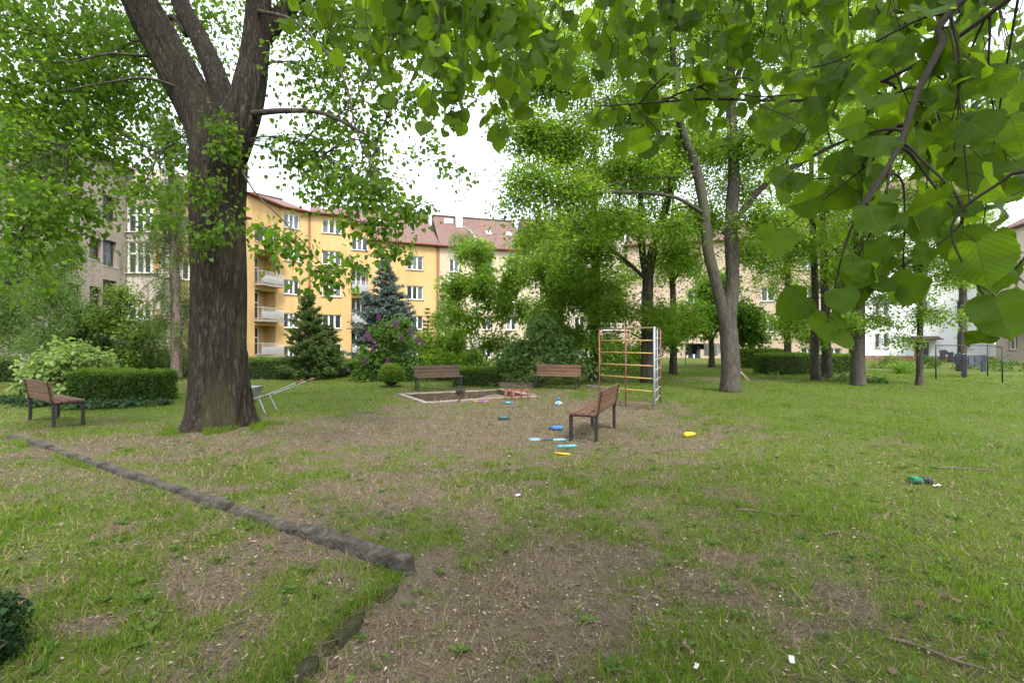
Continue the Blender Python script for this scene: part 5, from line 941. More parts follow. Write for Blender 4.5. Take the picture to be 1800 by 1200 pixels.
tag(link(bpy.data.objects.new('sand', setmesh('sand', np.stack([pt[..., 0] - sbc[0], pt[..., 1] - sbc[1], Zs], -1).reshape(-1, 3), Q, np.arange(0, len(Q) * 4, 4), M['sand'], True)), sb), kind='stuff')

def bench(mid, f, label, wood='wood', L=1.62, group='courtyard benches'):
    f = np.array(f, float); f /= np.linalg.norm(f); rz = math.atan2(f[1], f[0]) + math.pi / 2      # local -y is the front
    t = empty('park_bench', (mid[0], mid[1], zs(*mid) - .01), label, 'bench', group, rz); S = M['steel_black']; Wd = M[wood]
    tilt = Matrix.Rotation(R(-9), 3, 'X')
    for sx in (-1, 1):
        x = sx * (L / 2 - .07)
        MB().box((x, -.42, .21), (.05, .05, .42)).build('leg', S, t)
        MB().box((x, 0, .21), (.05, .05, .42)).build('leg', S, t)
        MB().box((x, -.21, .437), (.05, .47, .03)).build('seat_bearer', S, t)
        MB().box((x, .045, .64), (.05, .04, .42), tilt).build('back_post', S, t)
        MB().box((x, -.21, .012), (.06, .5, .016)).build('foot_plate', S, t)
    for k_ in range(4): MB().bbox((0, -.385 + k_ * .115, .472), (L, .1, .036), .006).build('seat_slat', Wd, t)
    for k_ in range(3):
        z = .545 + k_ * .125; MB().bbox((0, .002 + (z - .43) * .158, z), (L, .03, .112), .005, tilt).build('back_slat', Wd, t)
    return t
bench((1.65, 8.5), (-.92, .39), 'lone wooden bench seen end-on in front of the climbing frame')
bench((-9.08, 9.33), (.548, .836), 'wooden bench at the left edge, seen from behind before the ivy')
bench((-2.62, 16.9), (.38, -.92), 'darker aged bench facing us behind the sandbox', 'wood_dark')
bench((1.64, 17.1), (-.38, -.92), 'reddish brown bench facing us below the dark glossy shrub')

cf = empty('climbing_frame', (3.2, 12.3, zs(3.2, 12.3)), 'faded red and yellow bar climbing frame with grey corner post', 'climbing frame'); CO = np.array((3.2, 12.3, 0))
A_, Bm, C_, E_ = np.array((2.34, 12.95)), np.array((2.9, 12.33)), np.array((3.45, 11.72)), np.array((4.08, 13.3)); Cm = C_ * .55 + E_ * .45
def post(p_, mat, r=.024, h=2.0): MB().tube([(p_[0] - 3.2, p_[1] - 12.3, -.1), (p_[0] - 3.2, p_[1] - 12.3, h)], r * .85, 10).build('post', M[mat], cf)
post(A_, 'paint_red'); post(Bm, 'paint_red', .02); post(C_, 'paint_grey', .03, 2.02); post(E_, 'paint_red'); post(Cm, 'paint_grey', .018)
def rung(p_, q_, z, mat, r=.014): MB().tube([(p_[0] - 3.2, p_[1] - 12.3, z), (q_[0] - 3.2, q_[1] - 12.3, z)], r, 8).build('rung', M[mat], cf)
for k_, z in enumerate((2.0, 1.69, 1.38, 1.07, .76, .45, .13)): rung(A_, C_, z, 'paint_brown' if z in (2.0, .13) else 'paint_yellow', .018 if z == 2.0 else .014)
for k_, z in enumerate((1.99, 1.74, 1.48, 1.22, .96, .7, .44, .2)): rung(C_, E_, z, 'paint_grey' if k_ else 'paint_brown', .013)

# wheelbarrow, hidden but for its handle and legs
wx, wy = -5.75, 11.25; wbw = empty('wheelbarrow', (wx, wy, zs(wx, wy)), 'grey metal wheelbarrow behind the thick linden, handles pointing right', 'wheelbarrow')
for s_ in (-1, 1):
    h_ = MB().tube(smoothpath([(-.85, .06 * s_, .2), (-.4, .22 * s_, .32), (.1, .27 * s_, .42), (1.0, .29 * s_, .77)], 5), .017, 8).build('handle', M['steel_grey'], wbw)
    MB().tube([(.86, .285 * s_, .715), (1.02, .29 * s_, .78)], .023, 8).build('grip', plain('wooden_grip', (.2, .11, .06), .7), h_)
    MB().tube(smoothpath([(-.02, .25 * s_, .39), (.07, .26 * s_, .2), (.16, .27 * s_, .0)], 4), .016, 8).build('leg', M['steel_grey'], wbw)
MB().add([(-.95, -.3, .62), (-.18, -.33, .6), (-.18, .33, .6), (-.95, .3, .62), (-.72, -.18, .33), (-.28, -.22, .33), (-.28, .22, .33), (-.72, .18, .33)], [(4, 5, 6, 7), (0, 1, 5, 4), (1, 2, 6, 5), (2, 3, 7, 6), (3, 0, 4, 7)]).build('tray', M['steel_grey'], wbw)
wh = MB(); a = np.linspace(0, 2 * np.pi, 25); wh.tube(np.stack([-.9 + .17 * np.cos(a), a * 0, .2 + .17 * np.sin(a)], 1), .035, 8); wh.build('wheel', plain('black_rubber', (.02, .02, .02), .8), wbw)

# low edging and timber behind the benches
ed = empty('concrete_edging', (0, 17.8, 0), 'low concrete edging strip behind the two facing benches', 'edging')
for a_, b_ in (((810, 18.6), (845, 18.9)), ((847, 18.95), (885, 19.3)), ((1030, 17.3), (1058, 16.5)), ((1060, 16.45), (1086, 15.7))):
    p_, q_ = np.array(plan(*a_)), np.array(plan(*b_)); c_ = (p_ + q_) / 2; l = np.linalg.norm(q_ - p_); z = zs(*c_)
    MB().bbox((c_[0], c_[1] - 17.8, z + .03), (l, .07, .16), .01, Matrix.Rotation(math.atan2(*(q_ - p_)[::-1]), 3, 'Z')).build('edging_slab', M['concrete'], ed)
c_ = G(908, 17.6, 0); wbd = MB().bbox((0, 0, .06), (1.25, .06, .2), .008, Matrix.Rotation(.12, 3, 'Z')).bbox((-.1, -.09, .03), (1.0, .05, .1), .008, Matrix.Rotation(.05, 3, 'Z')).build('timber_border', M['stick']); wbd.location = c_; tag(wbd, 'grey timber boards lying at the foot of the dark glossy shrub', 'timber')
c_ = G(893, 18.0, 0); br = MB()
for i in range(170):
    a = rng.uniform(0, 6.28); l = rng.uniform(.2, .6); p_ = np.array((rng.normal() * .35, rng.normal() * .2, abs(rng.normal()) * .13 + .02)); d = np.array((math.cos(a), math.sin(a) * .6, rng.normal() * .25)); br.tube([p_ - d * l / 2, p_ + rng.normal(size=3) * .02, p_ + d * l / 2], (.008, .007, .003), 4)
br = br.build('brush_pile', M['stick']); br.location = c_; tag(br, 'pile of dry cut twigs between the two facing benches', 'brush pile', kind='stuff')

# ------------------------------------------------------------------ playthings
def gp(px, py):
    D = CH * F / (py - 600); x = (px - 900) / F * D; return np.array((x, D, zs(x, D)))
def toy(name, px, py, label, cat, rz=0, dz=0, inside=False):
    p_ = gp(px, py); p_[2] = (-.19 if inside else p_[2]) + dz; t = empty(name, p_, label, cat, 'toys lying about', rz); t.scale = (.85,) * 3; return t
PL = {k_: noisy('plastic_' + k_, [q_ * .6 + .02 for q_ in c_], c_, 14, .5, .1, 50) for k_, c_ in dict(blue=(.02, .15, .34), navy=(.02, .05, .16), sky=(.2, .38, .5), teal=(.05, .3, .4), yellow=(.75, .5, .01), red=(.3, .05, .045), pink=(.55, .08, .32), purple=(.24, .07, .4), green=(.01, .2, .08), black=(.02, .02, .022), white=(.7, .7, .68), dgreen=(.02, .07, .07), orange=(.45, .2, .08)).items()}
def pin(px, py, rz, mat, label, L=.27, r=.045, cap=None):
    t = toy('plastic_bottle', px, py, label, 'toy', rz); Ry = Matrix.Rotation(R(90), 3, 'Y')
    MB().lathe([(.6 * r, 0), (r, .02), (r * 1.02, L * .25), (r * .86, L * .45), (r, L * .62), (r * .72, L * .78), (r * .45, L * .84)], 16, (-L / 2, 0, r), Ry).build('body', mat, t)
    MB().lathe([(r * .5, L * .84), (r * .62, L * .88), (r * .6, L * .98), (r * .4, L)], 14, (-L / 2, 0, r), Ry).build('cap', cap or mat, t)
pin(977, 757, R(170), PL['blue'], 'blue plastic bottle lying left of the end-on bench', .3, .055, PL['navy'])
pin(1212, 768, R(25), PL['yellow'], 'yellow plastic skittle lying alone on the grass right of the bench', .27, .05)
t = toy('toy_racket', 940, 773, 'light blue round toy racket with dark handle on bare soil', 'toy', R(-8))
MB().lathe([(.02, 0), (.115, .0), (.122, .012), (.115, .025), (.02, .02)], 22).build('head', PL['sky'], t); MB().tube([(.12, 0, .012), (.2, 0, .015), (.36, 0, .012)], .012, 8).build('handle', PL['black'], t)
t = toy('toy_spade', 972, 775, 'pale blue toy spade with navy handle beside the round racket', 'toy', R(12))
MB().add([(0, -.05, .02), (.08, -.075, .03), (.24, -.06, .03), (.3, 0, .015), (.24, .06, .03), (.08, .075, .03), (0, .05, .02), (0, -.05, .005), (.08, -.075, .012), (.24, -.06, .012), (.3, 0, .0), (.24, .06, .012), (.08, .075, .012), (0, .05, .005)], [tuple(range(7)), tuple(range(13, 6, -1))] + [(i, (i + 1) % 7, 7 + (i + 1) % 7, 7 + i) for i in range(7)]).build('blade', PL['sky'], t)
MB().tube([(0, 0, .02), (-.1, 0, .035), (-.16, .03, .03), (-.19, 0, .03), (-.16, -.03, .03), (-.11, 0, .03)], .014, 8).build('handle', PL['navy'], t)
t = toy('toy_board', 996, 788, 'flat teal plastic board lying against the bench leg', 'toy', R(14)); MB().bbox((0, 0, .015), (.36, .13, .022), .01).build('deck', PL['teal'], t); MB().bbox((0, -.03, .029), (.3, .02, .008), .002).bbox((0, .03, .029), (.3, .02, .008), .002).build('ridges', PL['sky'], t)
t = toy('toy_boomerang', 988, 801, 'curved yellow plastic strip in front of the bench', 'toy', R(-18)); MB().tube(smoothpath([(-.13, .04, .02), (-.05, -.01, .025), (.04, -.02, .025), (.14, .0, .02)], 5), (np.r_[np.linspace(.01, .018, 8), np.linspace(.018, .011, 8)]), 8).build('body', PL['yellow'], t)
t = toy('toy_shoe', 885, 738, 'dark green toy shoe lying on the trodden grass', 'toy', R(5)); MB().lathe([(.02, -.14), (.055, -.1), (.06, 0), (.05, .08), (.045, .13), (.015, .15)], 12, (0, 0, .05), Matrix.Rotation(R(90), 3, 'Y')).build('upper', PL['dgreen'], t); MB().bbox((0, 0, .01), (.3, .1, .02), .008).build('sole', PL['black'], t)
t = toy('toy_figure', 982, 713, 'small blue and white toy figure standing before the bench with reddish slats', 'toy'); MB().lathe([(.05, 0), (.07, .04), (.06, .12), (.03, .16)], 12).build('body', PL['sky'], t); MB().lathe([(.01, .15), (.05, .18), (.055, .21), (.04, .25), (.01, .26)], 12).build('head', PL['blue'], t)
for sx in (-1, 1): MB().tube([(sx * .05, -.01, .12), (sx * .1, -.03, .06)], .018, 8).build('arm', PL['white'], t)
t = toy('toy_car', 1619, 848, 'green and black toy car lying on the grass at right', 'toy', R(4))
MB().add([(-.14, -.055, .025), (.0, -.055, .025), (.0, .055, .025), (-.14, .055, .025), (-.135, -.05, .085), (-.02, -.05, .085), (-.02, .05, .085), (-.135, .05, .085)], [(0, 3, 2, 1), (4, 5, 6, 7), (0, 1, 5, 4), (1, 2, 6, 5), (2, 3, 7, 6), (3, 0, 4, 7)]).build('body', PL['green'], t)
MB().bbox((.065, 0, .055), (.12, .1, .06), .015).build('bonnet', PL['black'], t)
for x, y in ((-.1, -.06), (-.1, .06), (.08, -.06), (.08, .06)): wq = MB().lathe([(.015, -.012), (.032, -.012), (.032, .012), (.015, .012)], 14, (x, y, .032), Matrix.Rotation(R(90), 3, 'X')).build('wheel', PL['black'], t)
MB().lathe([(.02, 0), (.02, .006)], 10, (.1255, -.02, .05), Matrix.Rotation(R(90), 3, 'Y')).build('headlight', PL['white'], t)
t = toy('plush_dog', 811, 705, 'black and white toy dog lying in the sandbox', 'toy', 0, 0.06, True); MB().lathe([(.02, -.09), (.07, -.06), (.075, .03), (.04, .09)], 12, (0, 0, .07), Matrix.Rotation(R(80), 3, 'Y')).build('body', PL['white'], t); MB().lathe([(.01, -.05), (.05, -.03), (.055, .02), (.03, .06)], 12, (-.07, -.02, .16), Matrix.Rotation(R(60), 3, 'Y')).build('head', PL['black'], t)
for x in (-.05, .06): MB().tube([(x, -.04, .05), (x + .01, -.1, .02)], .022, 8).build('paw', PL['black'], t)
for px, py, a, b_, lab in ((836, 706, 'orange', 'blue', 'orange topped toy bucket in the sandbox'), (845, 707, 'purple', 'pink', 'purple toy bucket in the sandbox, middle of three'), (855, 706, 'pink', 'purple', 'pink toy bucket in the sandbox nearest the red stools')):
    t = toy('toy_bucket', px, py, lab, 'toy', 0, .1, True); MB().lathe([(.06, 0), (.085, .13), (.09, .14), (.08, .14), (.055, .01)], 16).build('pail', PL[b_], t); MB().lathe([(.085, .1), (.092, .1), (.094, .15), (.08, .15)], 16).build('rim', PL[a], t); a2 = np.linspace(0, np.pi, 9); MB().tube(np.stack([.085 * np.cos(a2), -.02 - .05 * np.sin(a2), .14 + .05 * np.sin(a2)], 1), .006, 6).build('handle', PL[a], t)
for px, py, rz, lab in ((894, 704, .2, 'small red topped play stool, left of three at the sandbox'), (909, 703, -.1, 'small red topped play stool, middle of three at the sandbox'), (924, 702, .3, 'small red topped play stool, right of three at the sandbox')):
    t = toy('play_stool', px, py, lab, 'stool', rz, 0 if px > 900 else .02)
    t['group'] = 'red play stools'; MB().bbox((0, 0, .3), (.24, .22, .03), .008).build('seat', PL['red'], t)
    for sx in (-1, 1):
        for sy in (-1, 1): MB().tube([(sx * .1, sy * .09, .29), (sx * .11, sy * .1, -.03)], .013, 8).build('leg', PL['orange'] if sx < 0 else PL['red'], t)
    MB().tube([(-.1, -.095, .12), (.1, -.095, .12)], .009, 6).build('crossbar', PL['red'], t)
t = toy('toy_sieve', 893, 711, 'small teal toy sieve on the sandbox edge below the stools', 'toy', 0, .0); MB().lathe([(.05, 0), (.09, .01), (.1, .06), (.09, .06), (.08, .015)], 16).build('bowl', PL['teal'], t); MB().tube([(.09, 0, .05), (.18, 0, .05)], .012, 6).build('handle', PL['teal'], t)
t = toy('play_ball_stand', 810, 689, 'dark toy tractor below the aged bench by the sandbox', 'toy', 0, .0); t.name = 'toy_tractor'
MB().bbox((0, 0, .13), (.26, .13, .1), .02).build('body', PL['black'], t); MB().bbox((-.06, 0, .22), (.11, .12, .1), .02).build('cab', PL['black'], t)
for x, r in ((-.08, .09), (.1, .06)):
    for y in (-.09, .09): MB().lathe([(r * .4, -.025), (r, -.025), (r, .025), (r * .4, .025)], 14, (x, y, r), Matrix.Rotation(R(90), 3, 'X')).build('wheel', PL['black'], t)
# sticks and paper on the grass
for px, py, l, rz, lab in ((1348, 905, .55, -.35, 'knotty fallen stick on the grass, middle of the lawn'), (1702, 826, .7, -.22, 'dark straight stick on the grass near the toy car'), (1640, 1150, .4, -.75, 'long pale twig lying near the bottom right edge'), (1466, 942, .22, .3, 'short broken twig on the lawn before the knotty stick')):
    p_ = gp(px, py); pts = np.array([(-l / 2, 0, .012), (-l / 5, .03 * l, .02), (l / 5, -.02 * l, .018), (l / 2, .03 * l, .012)]); mb = MB().tube(smoothpath(pts, 4), np.linspace(.011, .005, 13), 7).tube([pts[2], pts[2] + (.1 * l, .13 * l, .01)], (.006, .003), 6)
    o_ = mb.build('stick', M['stick']); o_.location = p_; o_.rotation_euler = (0, 0, rz); tag(o_, lab, 'stick', 'fallen sticks')
for px, py, s_, lab in ((910, 873, .07, 'scrap of pale plastic on the soil in mid lawn'), (1392, 1168, .05, 'white paper scrap near the bottom edge of the lawn'), (1224, 1166, .04, 'small white paper scrap left of the larger one'), (1648, 855, .09, 'white bent peel lying beside the toy car'), (895, 804, .05, 'tiny white scrap left of the curved yellow strip')):
    p_ = gp(px, py); rr = np.random.default_rng(px); k_ = 8; g_ = np.stack(np.meshgrid(np.linspace(-1, 1, k_), np.linspace(-.5, .5, k_)), -1).reshape(-1, 2) * s_ * .5; Zp = .012 + s_ * .35 * fbm(g_[:, 0] * 40 + px, g_[:, 1] * 40, 2, px)
    idx = np.arange(k_ * k_).reshape(k_, k_); Fq = np.stack([idx[:-1, :-1], idx[:-1, 1:], idx[1:, 1:], idx[1:, :-1]], -1).reshape(-1, 4); top = np.c_[g_, Zp]
    o_ = MB().add(np.vstack([top, top - (0, 0, .003)]), [tuple(f) for f in Fq] + [tuple(f[::-1] + k_ * k_) for f in Fq], True).build('paper_scrap', PL['white']); o_.location = p_; o_.rotation_euler = (0, 0, rr.uniform(0, 3)); tag(o_, lab, 'litter', 'scraps on the lawn')

# ------------------------------------------------------------------ laundry
CLO = {k_: noisy('cloth_' + k_, [x * .7 for x in c_], c_, 9, .95, .4, 40) for k_, c_ in dict(navy=(.012, .014, .03), dark=(.01, .01, .012), grey=(.06, .065, .085), lilac=(.08, .08, .12), white=(.65, .66, .68), blue=(.025, .035, .065)).items()}
def garment(p_, e_, kind, w_, h_, mat, label, group):
    """a cloth hung over the line at p_, along direction e_"""
    t = empty('trousers' if kind == 't' else 'shirt' if kind == 's' else 'towel', p_, label, 'laundry', group, math.atan2(e_[1], e_[0])); rr = np.random.default_rng(int(abs(p_[0] * 997)) % 9999)
    def sheet(xa, xb, za, zb, n1=9, n2=10, flare=0.):
        u, v_ = np.meshgrid(np.linspace(0, 1, n1), np.linspace(0, 1, n2)); x = xa + (xb - xa) * u; x = x + flare * (u - .5) * v_; z = za + (zb - za) * v_; y = .025 * np.sin(x * 28 + v_ * 2) * (.3 + v_) + .01; V = np.stack([x, y, z], -1).reshape(-1, 3)
        idx = np.arange(n1 * n2).reshape(n2, n1); Fq = np.stack([idx[:-1, :-1], idx[:-1, 1:], idx[1:, 1:], idx[1:, :-1]], -1).reshape(-1, 4)
        return np.vstack([V, V + (0, -.022, 0)]), [tuple(f) for f in Fq] + [tuple(f[::-1] + n1 * n2) for f in Fq]
    if kind == 't':
        MB().add(*sheet(-w_ / 2, w_ / 2, .0, -h_ * .32), smooth=True).build('waist', CLO[mat], t)
        for sx in (-1, 1): MB().add(*sheet(sx * w_ / 2, sx * w_ * .04, -h_ * .3, -h_, 6), smooth=True).build('leg', CLO[mat], t)
    elif kind == 's':
        MB().add(*sheet(-w_ * .37, w_ * .37, 0, -h_), smooth=True).build('body', CLO[mat], t)
        for sx in (-1, 1): MB().add(*sheet(sx * w_ * .55, sx * w_ * .35, -.02, -h_ * .5, 5, 6), smooth=True).build('sleeve', CLO[mat], t)
    else: MB().add(*sheet(-w_ / 2, w_ / 2, 0, -h_), smooth=True).build('cloth', CLO[mat], t)
    for sx in (-.3, .3): MB().box((sx * w_, 0, .01), (.015, .03, .06)).build('peg', PL['white'], t)
gl, gr_ = G(1645, 20.9, 0), G(1736, 23.2, 0); gc = G(1762, 19.4, 0)
ra = empty('clothes_rack', gl, 'dark metal clothes drying frame before the white house', 'drying rack')
for q in (gl, gr_, gc): MB().tube([q - gl + (0, 0, -.1), q - gl + (0, 0, 1.46)], .025, 8).build('post', M['steel_black'], ra)
MB().tube([(0, 0, 1.45), gr_ - gl + (0, 0, 1.45)], .022, 8).build('top_bar', M['steel_black'], ra); MB().tube([gr_ - gl + (0, 0, 1.44), gc - gl + (0, 0, 1.44)], .022, 8).build('top_bar', M['steel_black'], ra)
l0, l1 = np.array((0, 0, 1.36)), gr_ - gl + np.array((0, 0, 1.02)); lt_ = np.linspace(0, 1, 12)[:, None]; lp = l0 + (l1 - l0) * lt_ - np.array((0, 0, .14)) * 4 * lt_ * (1 - lt_); MB().tube(lp, .006, 5).build('line', M['steel_grey'], ra)
for f, kd, w_, h_, mt, lab in ((.13, 's', .5, .32, 'navy', 'dark navy top pegged first on the line by the left post'), (.27, 'c', .42, .34, 'dark', 'nearly black cloth pegged second on the line'), (.4, 's', .48, .34, 'navy', 'dark top pegged before the pale grey trunk'), (.53, 't', .36, .85, 'navy', 'long dark trousers hanging over the planting'), (.66, 'c', .46, .36, 'lilac', 'grey lilac towel on the clothes line'), (.79, 's', .5, .42, 'grey', 'grey shirt pegged right of the lilac towel'), (.92, 't', .34, .6, 'blue', 'blue grey trousers at the right end of the line')):
    p_ = gl + np.array([np.interp(f, lt_[:, 0], lp[:, i]) for i in range(3)]); garment(p_, (gr_ - gl)[:2], kd, w_ * 1.25, h_ * 1.35, mt, lab, 'washing by the white house')
fl0, fl1 = G(1205, 34, 0), G(1282, 34, 0); rb = empty('clothes_rack', fl0, 'far washing line behind the small round chestnut', 'drying rack')
for q in (fl0, fl1): MB().tube([q - fl0 + (0, 0, -.1), q - fl0 + (0, 0, 1.55)], .03, 8).build('post', M['steel_grey'], rb)
MB().tube([(0, 0, 1.5), fl1 - fl0 + (0, 0, 1.5)], .008, 5).build('line', M['steel_grey'], rb)
for f, kd, w_, h_, mt, lab in ((.06, 't', .35, .8, 'dark', 'black trousers at the left end of the far washing line'), (.2, 's', .55, .75, 'dark', 'black shirt on the far washing line'), (.36, 'c', .6, .4, 'navy', 'dark cloth in the middle of the far washing line'), (.58, 'c', .95, .85, 'white', 'large white sheet on the far washing line'), (.86, 'c', .7, .7, 'white', 'smaller white towel right of the large sheet')):
    garment(fl0 + (fl1 - fl0) * f + (0, 0, 1.5), (fl1 - fl0)[:2], kd, w_, h_, mt, lab, 'washing on the far line')
simple_tree(1691, 27, .22, 250, [(1690, 480, 27, (1.4, 1.2, .8), 26), (1720, 380, 27, (1.6, 1.4, 1.0), 30)], M['maple_leaf'], M['bark_grey'], 'pale grey trunk rising behind the hanging laundry', 0, lsize=.1, per=40, branch_r=.02)
ps = G(1308, 20.5, 0); tr = empty('wooden_trestle', ps, 'pale wooden trestle legs leaning beside the two-stemmed maple', 'trestle')
for a_, b_ in (((-.2, 0, .46), (.22, -.1, 0)), ((-.22, 0, .46), (.1, -.15, 0)), ((-.25, 0, .46), (-.35, .25, 0)), ((-.2, .06, .46), (-.0, .3, 0))): MB().tube([a_, b_], .018, 6).build('leg', plain('pale_wood', (.42, .36, .27), .8), tr)
MB().bbox((-.22, .03, .47), (.3, .1, .04), .008).build('top', M['stick'], tr)
ob = G(1112, 31, 0); tb_ = empty('wooden_table', ob, 'orange wooden garden table far behind the climbing frame', 'table'); om = plain('orange_wood', (.42, .17, .06), .7)
for k_ in range(4): MB().bbox((0, -.3 + k_ * .2, .72), (1.5, .17, .04), .01).build('table_slat', om, tb_)
for sx in (-1, 1):
    for sy in (-1, 1): MB().box((sx * .6, sy * .25, .35), (.07, .07, .7)).build('leg', om, tb_)

# ------------------------------------------------------------------ grass, dry grass, litter
def wedge(n_, r0, r1, s0):
    c_ = np.sqrt(1 + (np.array((r0, r1)) / s0) ** 2); r = s0 * np.sqrt((c_[0] ** 2) * ((c_[1] / c_[0]) ** 2) ** rng.random(n_) - 1); a = rng.uniform(R(-66), R(66), n_); return np.sin(a) * r, np.cos(a) * r, r
def keep(x, y, r_=None):
    k_ = ~in_quad(x, y, SBX, -.1) & (np.hypot(x - TB[0], y - TB[1]) > .72)
    s = (x - K0[0]) * KN[0] + (y - K0[1]) * KN[1]; t = (x - K0[0]) * KD[0] + (y - K0[1]) * KD[1]
    return k_ & ~((np.abs(s) < .075) & (t > 0) & (t < Lk))
def blades(x, y, h, w_, lean, mat, name, rnd, near, zoff=0):
    n_ = len(x); z = zg(x, y) - .004 + zoff; a = rng.random(n_) * 2 * np.pi; la = rng.random(n_) * 2 * np.pi
    sx, sy = np.cos(a) * w_ / 2, np.sin(a) * w_ / 2; lx, ly = np.cos(la) * lean * h, np.sin(la) * lean * h; hz = h * np.sqrt(np.clip(1 - lean ** 2, .05, 1))
    B = np.stack([x, y, z], 1); side = np.stack([sx, sy, sx * 0], 1); tip = B + np.stack([lx, ly, hz], 1)
    if near:
        mid = B + np.stack([lx * .35, ly * .35, hz * .62], 1); V = np.stack([B - side, B + side, mid + side * .8, mid - side * .8, tip], 1); fl_ = np.array([0, 1, 2, 3, 3, 2, 4]); st0 = np.array([0, 4]); k_ = 5
    else: V = np.stack([B - side, B + side, tip], 1); fl_ = np.array([0, 1, 2]); st0 = np.array([0]); k_ = 3
    me = setmesh(name, V.reshape(-1, 3), (np.arange(n_)[:, None] * k_ + fl_).ravel(), (np.arange(n_)[:, None] * len(fl_) + st0).ravel(), mat); fattr(me, 'rnd', np.repeat(np.clip(rnd, 0, 1), len(st0))); return me
x, y, r = wedge(116000, 1.7, 34, 3.0); g = gmask(x, y); k_ = (rng.random(len(x)) < np.clip((g - .12) * 1.35, .05, 1)) & keep(x, y); x, y, r, g = x[k_], y[k_], r[k_], g[k_]
tall = np.where(rng.random(len(x)) < .03, 1.9, 1.0) * (.55 + .8 * vnoise(x * 1.3, y * 1.3, 66)); cnt = np.where(tall > 1.6, 16, 6); ii = np.repeat(np.arange(len(x)), cnt); n_ = len(ii)
sp = .018 + .004 * r[ii] + .02 * (tall[ii] > 1.6); bx, by = x[ii] + rng.normal(size=n_) * sp, y[ii] + rng.normal(size=n_) * sp; k2 = keep(bx, by); bx, by, ii = bx[k2], by[k2], ii[k2]; n_ = len(ii); rr = r[ii]
h = (.018 + .03 * rng.random(n_)) * tall[ii] * (1 + .012 * rr); w_ = (.0028 + .0008 * rr) * rng.uniform(.7, 1.3, n_); lean = np.clip(np.abs(rng.normal(size=n_)) * .45, 0, .92); rn = .45 + .2 * rng.normal(size=n_) + .35 * (vnoise(bx * .8, by * .8, 88) - .5) + .1 * (tall[ii] < 1)
nr_ = rr < 6.5
gs = empty('grass', (0, 0, 0)); tag(gs, 'patchy green grass tufts over the courtyard soil', None, None, 'stuff')
link(bpy.data.objects.new('near_blades', blades(bx[nr_], by[nr_], h[nr_], w_[nr_], lean[nr_], M['grass'], 'near_blades', rn[nr_], True)), gs)['kind'] = 'stuff'
link(bpy.data.objects.new('far_blades', blades(bx[~nr_], by[~nr_], h[~nr_], w_[~nr_], lean[~nr_], M['grass'], 'far_blades', rn[~nr_], False)), gs)['kind'] = 'stuff'
# denser grass at the linden's foot and along the kerb
n_ = 6000; a = rng.uniform(-2.6, .4, n_); rr = .66 + np.abs(rng.normal(size=n_)) * .28; k_ = vnoise(a * 2.6 + 9, rr * 3, 71) > .42; a, rr = a[k_], rr[k_]; x = TB[0] + np.cos(a) * rr * 1.05; y = TB[1] + np.sin(a) * rr; x2 = K0[0] + KD[0] * (q := rng.uniform(0, Lk, 5000)) - KN[0] * (.09 + np.abs(rng.normal(size=5000)) * .05); y2 = K0[1] + KD[1] * q - KN[1] * (.09 + np.abs(rng.normal(size=5000)) * .05)
s_ = (vnoise(q * 2.6, q * 0, 44) > .62) & (rng.random(5000) < .35); x = np.r_[x, x2[s_]]; y = np.r_[y, y2[s_]]; n_ = len(x)
link(bpy.data.objects.new('edge_blades', blades(x, y, rng.uniform(.05, .17, n_) * rng.uniform(.5, 1, n_), rng.uniform(.004, .008, n_), np.clip(np.abs(rng.normal(size=n_)) * .35, 0, .9), M['grass'], 'edge_blades', .5 + .25 * rng.normal(size=n_), True)), gs)['kind'] = 'stuff'
n_ = 5200; y = rng.uniform(1.2, 3.6, n_); x = -.80 + (y - 3.4) * .36 + rng.normal(size=n_) * .045 - .015; k_ = (vnoise(y * 5, y * 0, 19) > .35) | (rng.random(n_) < .4); x, y = x[k_], y[k_]; n_ = len(x)
link(bpy.data.objects.new('edge_moss', blades(x, y, rng.uniform(.012, .05, n_), rng.uniform(.003, .006, n_), np.clip(np.abs(rng.normal(size=n_)) * .6, 0, .95), M['grass'], 'edge_moss', .2 + .25 * rng.normal(size=n_), True, .012)), gs)['kind'] = 'stuff'
x, y, r = wedge(126000, 1.7, 26, 3.2); k_ = keep(x, y) & (rng.random(len(x)) < (.4 + .7 * (fbm(x * 1.2, y * 1.2, 3, 12))) * (1.1 - .85 * gmask(x, y) * sstep(6, 11, r))); x, y, r = x[k_], y[k_], r[k_]; n_ = len(x)
link(bpy.data.objects.new('dry_grass', blades(x, y, rng.uniform(.03, .085, n_) * (1 + .03 * r), (.0026 + .0009 * r), np.clip(.75 + .2 * rng.normal(size=n_), .3, .985), M['straw'], 'dry_grass', rng.random(n_), False, .006)), gs)['kind'] = 'stuff'
x, y, r = wedge(96000, 1.7, 20, 3.0); k_ = keep(x, y) & (rng.random(len(x)) < .2 + .9 * fbm(x * 1.7 + 4, y * 1.7, 3, 15) * (1.15 - .75 * gmask(x, y))); x, y, r = x[k_], y[k_], r[k_]; n_ = len(x)
pos = np.stack([x, y, zg(x, y) + .005 + .014 * rng.random(n_)], 1); BIT = (np.array([(0, .0, 0), (.35, .18, .08), (1, 0, .02), (.35, -.18, .05)], float), [(0, 1, 2), (0, 2, 3)])
rn = rng.random(n_) ** 1.5 * .8 + .2 * (rng.random(n_) < .035)
tag(link(bpy.data.objects.new('litter', leaf_mesh('litter', pos, rng.normal(size=(n_, 3)) * .35 + (0, 0, 1), rng.normal(size=(n_, 3)) * (1, 1, .15), rng.uniform(.008, .034, n_) * (1 + .03 * r), BIT, M['litter'], rn))), 'scattered dry bud scales and leaf bits on the soil', None, None, 'stuff')
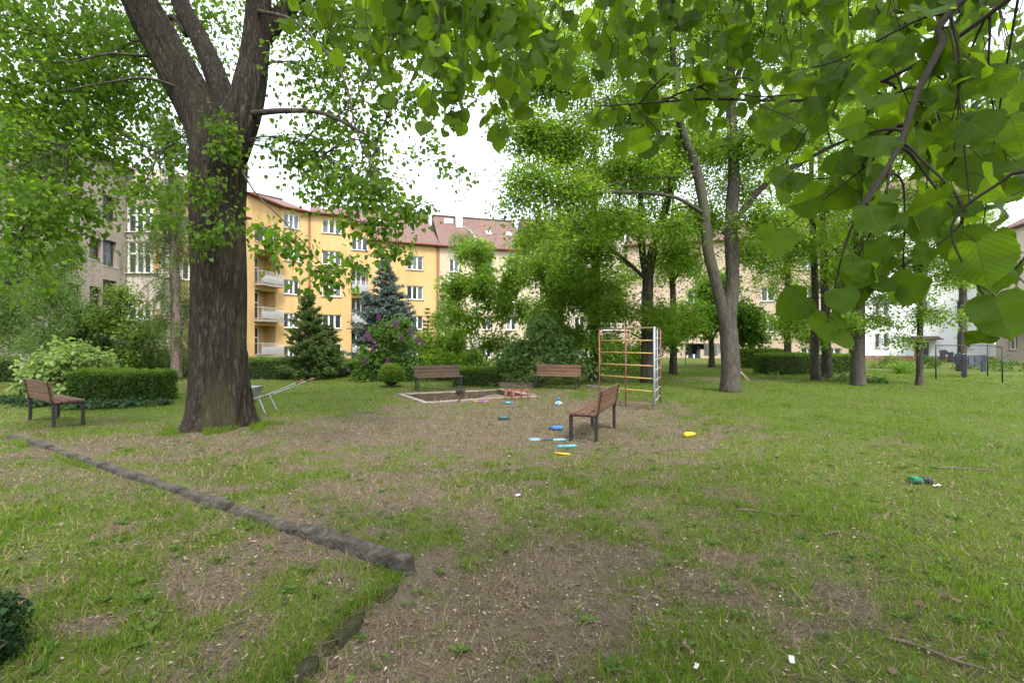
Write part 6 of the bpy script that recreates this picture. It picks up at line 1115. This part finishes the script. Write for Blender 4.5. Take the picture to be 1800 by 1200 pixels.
x, y, r = wedge(1500, 1.7, 14, 3.0); k_ = keep(x, y); x, y = x[k_], y[k_]; mb = MB()
for a, b_, z in zip(x, y, zg(x, y)):
    an = rng.uniform(0, 6.28); l = rng.uniform(.05, .22); d = np.array((math.cos(an), math.sin(an), 0)) * l / 2; c_ = np.array((a, b_, z + .008)); mb.tube([c_ - d, c_ + np.array((-d[1], d[0], .01)) * rng.normal() * .3 + (0, 0, .006), c_ + d], (.0025, .003, .0015), 4, cap=False)
tag(mb.build('twig_litter', M['stick']), 'thin fallen twigs strewn over the soil', None, None, 'stuff')

x, y, r = wedge(1500, 1.8, 13, 3.5); k_ = keep(x, y) & (rng.random(len(x)) < .25 + .6 * gmask(x, y)); x, y = x[k_], y[k_]; cl = rng.integers(5, 11, len(x)); ii = np.repeat(np.arange(len(x)), cl); n_ = len(ii); a = rng.random(n_) * 6.28; rs = rng.uniform(.5, 1.3, len(x))[ii]
pos = np.stack([x[ii] + np.cos(a) * .012, y[ii] + np.sin(a) * .012, zg(x[ii], y[ii]) + .01 + .01 * rng.random(n_)], 1)
tag(link(bpy.data.objects.new('weeds', leaf_mesh('weeds', pos, np.stack([-np.cos(a) * .5, -np.sin(a) * .5, np.ones(n_)], 1) + rng.normal(size=(n_, 3)) * .2, np.stack([np.cos(a), np.sin(a), rng.uniform(.05, .6, n_)], 1), rs * rng.uniform(.025, .055, n_), KITE, M['lilac_leaf']))), 'low broad leaved weeds and clover scattered in the lawn', None, None, 'stuff')
x, y, r = wedge(420, 1.8, 13, 3.5); k_ = keep(x, y); x, y = x[k_], y[k_]; n_ = len(x)
tag(link(bpy.data.objects.new('fallen_leaves', leaf_mesh('fallen_leaves', np.stack([x, y, zg(x, y) + .018], 1), rng.normal(size=(n_, 3)) * .4 + (0, 0, 1), rng.normal(size=(n_, 3)) * (1, 1, .2), rng.uniform(.025, .06, n_), HEART, M['litter'], rng.uniform(.1, .5, n_)))), 'dry brown leaves fallen on the lawn', None, None, 'stuff')
